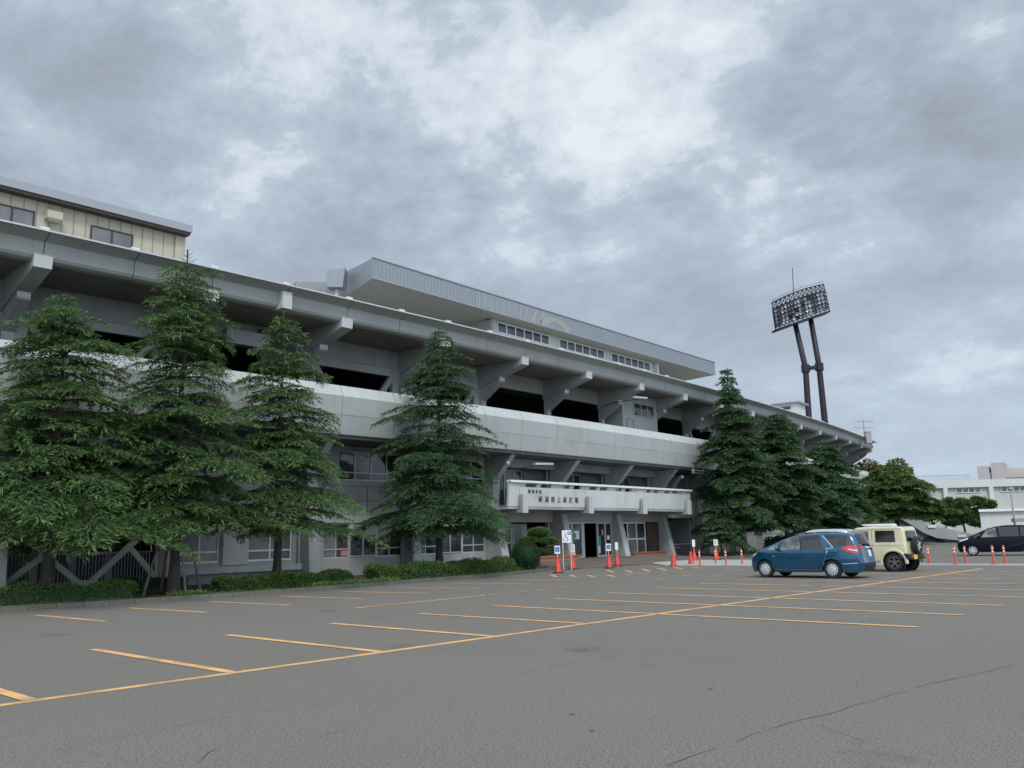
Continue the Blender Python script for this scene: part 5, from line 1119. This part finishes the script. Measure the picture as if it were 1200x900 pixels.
# ------------------------------------------------------------------ cars
def smooth_poly(pts, it=2, keep=True):
    pts = [np.array(p, float) for p in pts]
    for _ in range(it):
        o = [pts[0]]
        for a, b in zip(pts[:-1], pts[1:]): o += [a*.75+b*.25, a*.25+b*.75]
        o.append(pts[-1]); pts = o
    return np.array(pts)
def resample(P, n):
    d = np.r_[0, np.cumsum(np.linalg.norm(np.diff(P, axis=0), axis=1))]; t = np.linspace(0, d[-1], n); return np.stack([np.interp(t, d, P[:, 0]), np.interp(t, d, P[:, 1])], 1)
class Car:
    def __init__(s, name, label, cat, front, yaw, spec):
        s.sp = spec; s.root = empty(name, (0, 0, 0), label, cat); s.th = yaw
        c, q = math.cos(yaw), math.sin(yaw)
        # front: world position of front axle left wheel contact
        ax_, ly = spec['axF'], spec['W']/2-.10
        s.root.location = (front[0]-(c*ax_-q*ly), front[1]-(q*ax_+c*ly), 0); s.root.rotation_euler = (0, 0, yaw)
        s.S = resample(smooth_poly(spec['top'], spec.get('sm', 2)), 110)
        s.body()
    def Y(s, x, z, edge=True):
        sp = s.sp; L2 = sp['L']/2; W2 = sp['W']/2; ax = abs(x); e = max(0, (ax-(L2-sp.get('pl', .75)))/sp.get('pl', .75)); y = W2*(1-sp.get('ploss', .20)*e**2.4)
        zb = sp['belt'](x) if callable(sp['belt']) else sp['belt']
        y -= .035*max(0, (sp.get('zm', .62)-z)/.45)**2*1.2
        if z > zb: y -= sp['tum']*(z-zb)+.012*min(1, (z-zb)/.03)
        y -= .03*max(0, (z-.62)/(zb-.62))**2 if z <= zb and zb > .65 else (.03 if z > zb else 0)
        if edge:
            d = np.min(np.hypot(s.S[:, 0]-x, s.S[:, 1]-z)); r = sp.get('r', .10)
            if d < r: y -= r*(1-math.sqrt(max(0, 1-(1-d/r)**2)))
        return y
    def P(s, name, mb, mat, parent=None, smooth=False, bevel=0):
        o = mb.build(name, M[mat] if isinstance(mat, str) else mat, parent or s.root, smooth, bevel); fix(o); return o
    def body(s):
        sp = s.sp; S = s.S; n = len(S); r = sp['wr']+sp.get('gap', .05)
        x0, x1 = S[0][0], S[-1][0]; bz = sp['sill']; low = [(x0, S[0][1])]
        def zl(x):
            z = bz
            for cx in (sp['axF'], sp['axR']):
                if abs(x-cx) < r: z = max(z, sp['wr']+math.sqrt(r*r-(x-cx)**2))
            return z
        xs_ = [S[0][0]+(x1-x0)*k/(n-1) for k in range(n)]; Q = np.array([(x, zl(x)) for x in xs_]); Q[0] = S[0]; Q[-1] = S[-1]
        rows = [0, .012, .03, .055, .09, .14, .2, .28, .38, .5, .62, .75, .88, 1]
        vs = []; fs = []; m = len(rows)
        for sg in (1, -1):
            for k in range(n):
                for t in rows:
                    p = S[k]*(1-t)+Q[k]*t; vs.append((p[0], sg*s.Y(p[0], p[1]), p[1]))
        for g_ in range(2):
            b = g_*n*m
            for k in range(n-1):
                for j in range(m-1): fs.append((b+k*m+j, b+(k+1)*m+j, b+(k+1)*m+j+1, b+k*m+j+1))
        nc = 9; b0 = len(vs); s.tw = []
        for k in range(n):
            ye = s.Y(*S[k]); s.tw.append(ye)
            for j in range(1, nc): q = -1+2*j/nc; vs.append((S[k][0], -q*ye*1.0, S[k][1])); 
        # crown along the silhouette normal
        for k in range(n):
            tn = S[min(k+1, n-1)]-S[max(k-1, 0)]; tn = tn/np.linalg.norm(tn); nn_ = np.array([tn[1], -tn[0]])*-1
            if k == 0: pass
            for j in range(1, nc):
                q = -1+2*j/nc; c_ = sp.get('crown', .03)*(1-q*q); v = vs[b0+k*(nc-1)+j-1]; vs[b0+k*(nc-1)+j-1] = (v[0]+nn_[0]*c_, v[1], v[2]+nn_[1]*c_)
        s.nrm = []
        def idx(k, j):
            if j == 0: return k*m
            if j == nc: return n*m+k*m
            return b0+k*(nc-1)+j-1
        for k in range(n-1):
            for j in range(nc): fs.append((idx(k, j), idx(k, j+1), idx(k+1, j+1), idx(k+1, j)))
        mb = MB(); mb.add(vs, fs); s.b = s.P('body', mb, sp['paint'], smooth=True)
        # underbody and wheel wells
        mb = MB(); mb.box((0, 0, bz+.12), (sp['L']*.90, sp['W']*.70, .2)); mb.box(((sp['axF']+sp['axR'])/2, 0, bz+.35), (sp['axF']-sp['axR']-2*r-.05, sp['W']-.16, .62))
        mb.box((0, 0, bz+.42), (sp['L']*.82, sp['W']*.55, .5))
        s.P('underbody', mb, 'rubber')
    def side(s, name, q4, mat, nx=10, nz=5, off=.006, sides=(1, -1), parent=None):
        """q4: bl, br, tr, tl in (x,z)"""
        q4 = [np.array(p, float) for p in q4]
        for sg in sides:
            mb = MB(); vs = []
            for a in range(nx+1):
                for b in range(nz+1):
                    u, v = a/nx, b/nz; p = (q4[0]*(1-u)+q4[1]*u)*(1-v)+(q4[3]*(1-u)+q4[2]*u)*v; vs.append((p[0], sg*(s.Y(p[0], p[1])+off), p[1]))
            mb.add(vs, [(a*(nz+1)+b, (a+1)*(nz+1)+b, (a+1)*(nz+1)+b+1, a*(nz+1)+b+1) for a in range(nx) for b in range(nz)])
            s.P(name, mb, mat, parent or s.b, smooth=True)
    def line(s, name, pts, w=.012, mat='black', off=.004, sides=(1, -1)):
        for sg in sides:
            mb = MB()
            for a, b in zip(pts[:-1], pts[1:]):
                a = np.array(a, float); b = np.array(b, float); d = (b-a)/np.linalg.norm(b-a); nn_ = np.array([-d[1], d[0]])*w/2; k = max(2, int(np.linalg.norm(b-a)/.12))
                vs = []
                for j in range(k+1):
                    p = a+(b-a)*j/k
                    for q in (p-nn_, p+nn_): vs.append((q[0], sg*(s.Y(q[0], q[1])+off), q[1]))
                mb.add(vs, [(2*j, 2*j+1, 2*j+3, 2*j+2) for j in range(k)])
            s.P(name, mb, mat, s.b)
    def top(s, name, xz0, xz1, y0, y1, mat, off=.008, parent=None, ny=8, taper=0.0):
        """patch on the strip between silhouette points nearest xz0 and xz1; y as fraction of the local half width"""
        k0 = int(np.argmin(np.hypot(s.S[:, 0]-xz0[0], s.S[:, 1]-xz0[1]))); k1 = int(np.argmin(np.hypot(s.S[:, 0]-xz1[0], s.S[:, 1]-xz1[1]))); k0, k1 = min(k0, k1), max(k0, k1); mb = MB(); vs = []; n = len(s.S)
        for k in range(k0, k1+1):
            tn = s.S[min(k+1, n-1)]-s.S[max(k-1, 0)]; tn = tn/np.linalg.norm(tn); nn_ = np.array([-tn[1], tn[0]])
            if np.dot(nn_, s.S[k]-np.array([0, .7])) < 0: nn_ = -nn_
            for j in range(ny+1):
                q = y0+(y1-y0)*j/ny; c_ = s.sp.get('crown', .03)*(1-q*q)+off; y = q*(s.tw[k]+.0); vs.append((s.S[k][0]+nn_[0]*c_, y, s.S[k][1]+nn_[1]*c_))
        w_ = ny+1; mb.add(vs, [(a*w_+j, a*w_+j+1, (a+1)*w_+j+1, (a+1)*w_+j) for a in range(k1-k0) for j in range(ny)]); return s.P(name, mb, mat, parent or s.b, smooth=True)
    def wheel(s, x, sg, kind):
        sp = s.sp; r = sp['wr']; w_ = sp.get('ww', .19); yo = sg*(sp['W']/2-.025-w_/2); e = bpy.data.objects.new('wheel', None); C.objects.link(e); e.parent = s.root; e.location = (x, yo, r); e.empty_display_size = .1
        if sg < 0: e.rotation_euler = (0, 0, math.pi)
        rr = r*.66; mb = MB(); mb.lathe([(rr, -w_/2), (r*.93, -w_/2), (r, -w_/2+.03), (r, w_/2-.03), (r*.93, w_/2), (rr, w_/2), (rr*.97, w_/2-.03), (rr*.97, -w_/2)], (0, 0, 0), 'Y', 36); t = s.P('tyre', mb, 'rubber', e, smooth=False)
        mb = MB(); mb.lathe([(0, w_/2-.07), (rr*.97, w_/2-.07)], (0, 0, 0), 'Y', 28); s.P('wheel_disc', mb, 'black', e)
        if kind == 'cap':
            n_ = 10; mb = MB(); mb.lathe([(0, w_/2+.012), (rr*.38, w_/2+.010), (rr*.62, w_/2-.002)], (0, 0, 0), 'Y', 30); mb.lathe([(rr*.84, w_/2-.004), (rr, w_/2-.012), (rr, w_/2-.03)], (0, 0, 0), 'Y', 30)
            for k in range(9):
                a0 = 2*math.pi*k/9; f = lambda a, q, h: (q*math.cos(a), h, q*math.sin(a)); da = .26
                mb.add([f(a0-da, rr*.6, w_/2-.002), f(a0+da, rr*.6, w_/2-.002), f(a0+da*.85, rr*.86, w_/2-.004), f(a0-da*.85, rr*.86, w_/2-.004)], [(0, 1, 2, 3)])
            s.P('hub_cap', mb, sp['rim'], e)
        else:
            ns = 5 if kind == 'star' else 6; mb = MB(); mb.lathe([(0, w_/2-.01), (rr*.22, w_/2-.01), (rr*.24, w_/2-.05)], (0, 0, 0), 'Y', 24); mb.lathe([(rr*.86, w_/2-.03), (rr*.88, w_/2-.002), (rr, w_/2-.006), (rr, w_/2-.03)], (0, 0, 0), 'Y', 30)
            for k in range(ns):
                a0 = 2*math.pi*k/ns+.3; d = Vector((math.cos(a0), 0, math.sin(a0))); p = Vector((-math.sin(a0), 0, math.cos(a0))); h = Vector((0, w_/2-.012, 0)); h2 = Vector((0, w_/2-.05, 0)); wi, wo = rr*(.16 if ns == 5 else .13), rr*(.13 if ns == 5 else .22)
                q = [d*rr*.15-p*wi, d*rr*.15+p*wi, d*rr*.9+p*wo, d*rr*.9-p*wo]; mb.hexa([v+h2 for v in q]+[v+h for v in q])
            s.P('rim', mb, sp['rim'], e)
    def mirror_(s, x, z, mat):
        for sg in (1, -1):
            mb = MB(); y = s.Y(x, z)+.10; mb.ellipsoid((x, sg*y, z+.05), (.07, .11, .075), 12, 8); mb.box((x+.02, sg*(y-.09), z), (.05, .08, .03)); s.P('mirror', mb, mat, s.b, smooth=True)
YAWB = math.pi/2+math.radians(46.2)
M['paint_blue'] = plain('metallic_blue_paint', (.002, .075, .155), .25, .45, 1.0)
M['paint_cream'] = plain('cream_paint', (.66, .60, .40), .35, 0, .8)
M['paint_black'] = plain('dark_navy_paint', (.003, .004, .009), .45, .0, .0, 0, .2)
M['paint_silver'] = plain('silver_paint', (.55, .57, .58), .3, .5, .8)
M['tail_red'] = plain('tail_lamp_red', (.55, .012, .015), .15, 0, .8)
M['lens'] = plain('clear_lens', (.55, .57, .56), .1, 0, 1)
M['rim_silver'] = plain('silver_hub', (.60, .61, .62), .4, .3)
M['rim_grey'] = plain('gunmetal_rim', (.20, .20, .21), .4, .5)
M['plate_white'] = plain('plate_white', (.66, .68, .66), .5)
M['plastic'] = plain('black_plastic', (.022, .022, .024), .6)
M['inner_bumper'] = plain('lower_bumper', (.01, .05, .10), .5)
# --- blue wagon
BL = Car('station_wagon', 'metallic blue estate car parked side on in the marked bays', 'car', (9.07, 31.83), YAWB, dict(L=4.30, W=1.695, axF=1.40, axR=-1.10, wr=.305, sill=.20, belt=lambda x: .93+.045*(-x+1.0)/2.2, tum=.34, paint='paint_blue', rim='rim_silver', r=.11, ploss=.40, pl=.85, crown=.05,
    top=[(2.00, .20), (2.07, .30), (2.10, .52), (2.06, .70), (1.96, .82), (1.80, .92), (1.50, 1.02), (1.20, 1.13), (.70, 1.35), (.30, 1.47), (-.10, 1.53), (-.60, 1.555), (-1.1, 1.55), (-1.55, 1.525), (-1.76, 1.49), (-1.90, 1.25), (-2.00, 1.00), (-2.04, .90), (-2.07, .62), (-2.10, .56), (-2.10, .42), (-2.02, .26)]))
BL.side('front_quarter_window', [(1.32, .98), (.86, .965), (.86, 1.205), (1.12, 1.09)], 'carglass_clear', 4, 4)
BL.side('front_door_window', [(.80, .965), (.02, .985), (.10, 1.44), (.62, 1.31)], 'carglass_clear', 8, 5)
BL.side('rear_door_window', [(-.06, .985), (-.80, 1.01), (-.66, 1.475), (.02, 1.455)], 'carglass', 8, 5)
BL.side('rear_quarter_window', [(-1.20, 1.07), (-1.84, 1.12), (-1.68, 1.44), (-.84, 1.475)], 'carglass', 8, 5)
for p_ in ([(.83, .965), (.83, 1.22)], [(-.02, .99), (.06, 1.43)]): BL.line('window_pillar', p_, .06, 'plastic', .003)
BL.line('chrome_strip', [(-.90, 1.0), (-1.18, 1.04)], .02, 'rim_silver'); BL.line('chrome_strip', [(-.76, 1.46), (-1.17, 1.055)], .025, 'rim_silver', .007)
BL.line('door_seam', [(.92, .90), (.93, .55), (.80, .30)]); BL.line('door_seam', [(-.03, .98), (-.03, .60), (-.05, .32)]); BL.line('door_seam', [(-.87, 1.0), (-.90, .78), (-.68, .55), (-.66, .34)]); BL.line('door_seam', [(.80, .30), (-.66, .33)], .010)
for x in (.16, -.70): BL.line('door_handle', [(x, .83), (x-.16, .84)], .035, 'paint_blue', .022)
BL.side('side_repeater', [(1.05, .74), (.99, .74), (.99, .77), (1.05, .77)], 'lens', 2, 2)
BL.side('headlight', [(2.00, .70), (1.76, .80), (1.70, .89), (1.93, .80)], 'lens', 6, 4, .008)
BL.side('tail_light', [(-1.99, .80), (-1.48, .97), (-1.60, 1.08), (-1.93, 1.10)], 'tail_red', 6, 4, .012)
BL.top('tail_light', (-1.93, 1.12), (-2.03, .92), .74, 1.0, 'tail_red', .012); BL.top('tail_light', (-1.93, 1.12), (-2.03, .92), -1.0, -.74, 'tail_red', .012)
BL.side('tail_reflector', [(-1.96, .90), (-1.68, .97), (-1.71, 1.0), (-1.97, .955)], 'lens', 4, 2, .018)
BL.top('windshield', (1.40, 1.06), (.45, 1.42), -.88, .88, 'carglass'); BL.top('rear_window', (-1.78, 1.46), (-1.94, 1.14), -.86, .86, 'carglass')
BL.top('garnish', (-1.985, 1.04), (-2.02, .985), -.42, .42, 'rim_silver', .025); BL.top('licence_plate', (-2.04, .92), (-2.06, .72), -.24, .24, 'plate_white', .016)
BL.side('lower_bumper', [(-2.03, .27), (-1.5, .24), (-1.46, .42), (-2.08, .42)], 'inner_bumper', 6, 3, .004); BL.line('bumper_strip', [(-1.5, .49), (-2.06, .53)], .02, 'rim_silver', .006); BL.line('side_moulding', [(1.0, .30), (-.68, .30)], .02, 'rim_grey', .010)
BL.top('rear_spoiler', (-1.55, 1.53), (-1.76, 1.49), -.9, .9, 'paint_blue', .03); BL.top('lower_bumper', (-2.11, .50), (-2.02, .26), -.98, .98, 'plastic', .01)
BL.mirror_(.86, .98, 'paint_blue')
for x in (1.40, -1.10):
    for sg in (1, -1): BL.wheel(x, sg, 'cap')
# --- beige jeep
p_r = AB(31.2, 2.05); c_, q_ = math.cos(YAWB), math.sin(YAWB); fr_pos = (14.59+c_*2.25, 33.74+q_*2.25)
JP = Car('off_road_car', 'boxy beige off road car with a spare wheel on its back door', 'car', fr_pos, YAWB, dict(L=3.4, W=1.56, axF=1.10, axR=-1.15, wr=.35, gap=.07, sill=.42, belt=1.06, tum=.09, paint='paint_cream', rim='rim_grey', ww=.21, r=.06, ploss=.06, pl=.3, sm=1, crown=.02, zm=.5,
    top=[(1.58, .46), (1.64, .55), (1.65, .98), (1.60, 1.04), (1.0, 1.10), (.62, 1.12), (.55, 1.16), (.36, 1.60), (.30, 1.68), (.10, 1.715), (-.6, 1.73), (-1.35, 1.72), (-1.52, 1.69), (-1.57, 1.60), (-1.64, 1.0), (-1.66, .60), (-1.64, .48)]))
JP.side('front_door_window', [(.46, 1.10), (-.24, 1.10), (-.24, 1.57), (.30, 1.57)], 'carglass_clear', 6, 4, .008); JP.side('rear_quarter_window', [(-.50, 1.12), (-1.26, 1.12), (-1.24, 1.56), (-.50, 1.57)], 'carglass', 6, 4, .008)
JP.line('door_seam', [(-.36, 1.65), (-.38, .50)]); JP.line('door_seam', [(.60, 1.05), (.60, .50)]); JP.line('roof_gutter', [(.30, 1.635), (-1.50, 1.645)], .03, 'paint_cream', .02); JP.line('waist_crease', [(1.5, .98), (-1.58, 1.0)], .012, 'rim_grey', .003)
JP.line('door_handle', [(-.12, .93), (-.28, .93)], .035, 'plastic', .02)
JP.top('rear_window', (-1.572, 1.53), (-1.612, 1.17), -.82, .82, 'carglass', .012); JP.top('windshield', (.55, 1.22), (.38, 1.58), -.88, .88, 'carglass')
for cx in (1.10, -1.15):
    for sg in (1, -1):
        mb = MB(); vs = []
        for k in range(17):
            t = math.pi*(-.06+1.12*k/16)
            for rr_, yy in ((.41, .75), (.41, .81), (.48, .80), (.53, .765)): vs.append((cx+rr_*math.cos(t)*1.04, sg*yy, .36+rr_*max(-.1, math.sin(t))))
        mb.add(vs, [(4*k+j, 4*k+j+1, 4*k+j+5, 4*k+j+4) for k in range(16) for j in range(3)]); JP.P('wheel_flare', mb, 'paint_cream' if cx < 0 else 'paint_cream', JP.b, smooth=True)
        JP.wheel(cx, sg, 'star')
        mb = MB(); mb.lathe([(0, 0), (.42, 0), (.42, .15), (.40, .15)], (cx, sg*.775-(.15 if sg > 0 else 0), .36), 'Y', 20); JP.P('wheel_well', mb, 'black', JP.b)
mb = MB(); mb.box((-1.70, 0, .56), (.20, 1.60, .20)); mb.box((-1.52, .74, .58), (.36, .12, .22)); mb.box((-1.52, -.74, .58), (.36, .12, .22)); JP.P('rear_bumper', mb, 'plastic', None, bevel=.03)
mb = MB(); mb.box((1.70, 0, .56), (.18, 1.55, .22)); JP.P('front_bumper', mb, 'plastic', None, bevel=.03)
for sg in (1, -1): mb = MB(); mb.box((-1.805, sg*.58, .58), (.02, .2, .09)); JP.P('tail_light', mb, 'tail_red', None)
mb = MB(); mb.box((-1.81, .30, .55), (.015, .33, .17)); JP.P('licence_plate', mb, 'sign_yellow')
SPW = bpy.data.objects.new('spare_wheel', None); C.objects.link(SPW); SPW.parent = JP.root; SPW.location = (-1.80, 0, .98); SPW.rotation_euler = (0, 0, math.pi/2)
mb = MB(); r = .34; mb.lathe([(0, -.1), (r*.9, -.1), (r, -.06), (r, .07), (r*.9, .10), (r*.66, .10), (r*.62, .06), (0, .06)], (0, 0, 0), 'Y', 30); JP.P('tyre', mb, 'rubber', SPW)
mb = MB(); vs = []
for k in range(5):
    a0 = 2*math.pi*k/5; d = Vector((math.cos(a0), 0, math.sin(a0))); p = Vector((-math.sin(a0), 0, math.cos(a0))); q = [d*.02-p*.04, d*.02+p*.04, d*.20+p*.03, d*.20-p*.03]; mb.hexa([v+Vector((0, .065, 0)) for v in q]+[v+Vector((0, .085, 0)) for v in q])
JP.P('rim', mb, 'rim_silver', SPW); JP.mirror_(.50, 1.10, 'plastic')
# --- dark minivan
YB = math.pi/2+math.radians(60); MV = Car('minivan', 'dark navy minivan behind orange posts at the right edge', 'car', (25.85, 49.44), YB, dict(L=4.26, W=1.695, axF=1.35, axR=-1.40, wr=.305, sill=.20, belt=lambda x: .98+.05*(1-x)/2, tum=.22, paint='paint_black', rim='rim_silver', r=.10, ploss=.24, pl=.9,
    top=[(2.02, .22), (2.10, .35), (2.13, .60), (2.08, .80), (1.90, .92), (1.55, 1.06), (1.25, 1.15), (.80, 1.37), (.35, 1.56), (-.1, 1.65), (-.7, 1.68), (-1.4, 1.66), (-1.85, 1.60), (-1.98, 1.45), (-2.10, 1.10), (-2.13, .62), (-2.10, .3)]))
MV.side('front_quarter_window', [(1.25, 1.01), (.92, 1.02), (.92, 1.26), (1.15, 1.13)], 'carglass', 4, 4); MV.side('front_door_window', [(.86, 1.03), (.05, 1.05), (.12, 1.55), (.60, 1.42)], 'carglass_clear', 8, 5); MV.side('sliding_door_window', [(-.05, 1.05), (-1.0, 1.06), (-1.0, 1.58), (0, 1.57)], 'carglass', 8, 5); MV.side('rear_quarter_window', [(-1.08, 1.06), (-1.85, 1.10), (-1.72, 1.52), (-1.08, 1.57)], 'carglass', 6, 4)
MV.side('headlight', [(2.05, .76), (1.55, .92), (1.50, 1.02), (1.92, .90)], 'lens', 6, 3, .010); MV.line('door_seam', [(.95, .95), (.95, .35)]); MV.line('door_seam', [(-.02, 1.02), (-.02, .35)]); MV.line('door_seam', [(-1.04, 1.02), (-1.04, .5)]); MV.line('body_crease', [(-.2, .45), (-.8, .60), (-1.5, .72)], .02, 'plastic', .003)
MV.top('windshield', (1.20, 1.18), (.45, 1.53), -.86, .86, 'carglass'); MV.mirror_(1.0, 1.02, 'paint_black')
for x in (1.35, -1.40):
    for sg in (1, -1): MV.wheel(x, sg, 'six')
# --- silver car between
fp = AB(37.3, 8.9); SV = Car('silver_hatchback', 'silver roofed car mostly hidden behind the blue estate car', 'car', (fp.x-.3, fp.y), YAWB, dict(L=3.4, W=1.48, axF=1.15, axR=-1.25, wr=.28, sill=.20, belt=1.0, tum=.20, paint='paint_silver', rim='rim_silver', r=.10, ploss=.2, pl=.7,
    top=[(1.62, .22), (1.68, .5), (1.62, .85), (1.35, .98), (1.05, 1.08), (.62, 1.50), (.40, 1.62), (0, 1.68), (-.8, 1.69), (-1.45, 1.66), (-1.60, 1.55), (-1.68, 1.0), (-1.70, .5), (-1.66, .25)]))
SV.side('front_door_window', [(.85, 1.05), (.0, 1.05), (.0, 1.55), (.50, 1.54)], 'carglass', 6, 4); SV.side('rear_door_window', [(-.06, 1.05), (-.85, 1.06), (-.85, 1.56), (-.06, 1.56)], 'carglass', 6, 4); SV.side('rear_quarter_window', [(-.92, 1.07), (-1.55, 1.1), (-1.48, 1.52), (-.92, 1.56)], 'carglass', 6, 4)
SV.top('windshield', (1.02, 1.12), (.65, 1.48), -.86, .86, 'carglass'); SV.top('rear_window', (-1.62, 1.5), (-1.67, 1.1), -.86, .86, 'carglass'); SV.mirror_(.9, 1.05, 'paint_silver')
for x in (1.15, -1.25):
    for sg in (1, -1): SV.wheel(x, sg, 'cap')
print('leaf faces', tot)
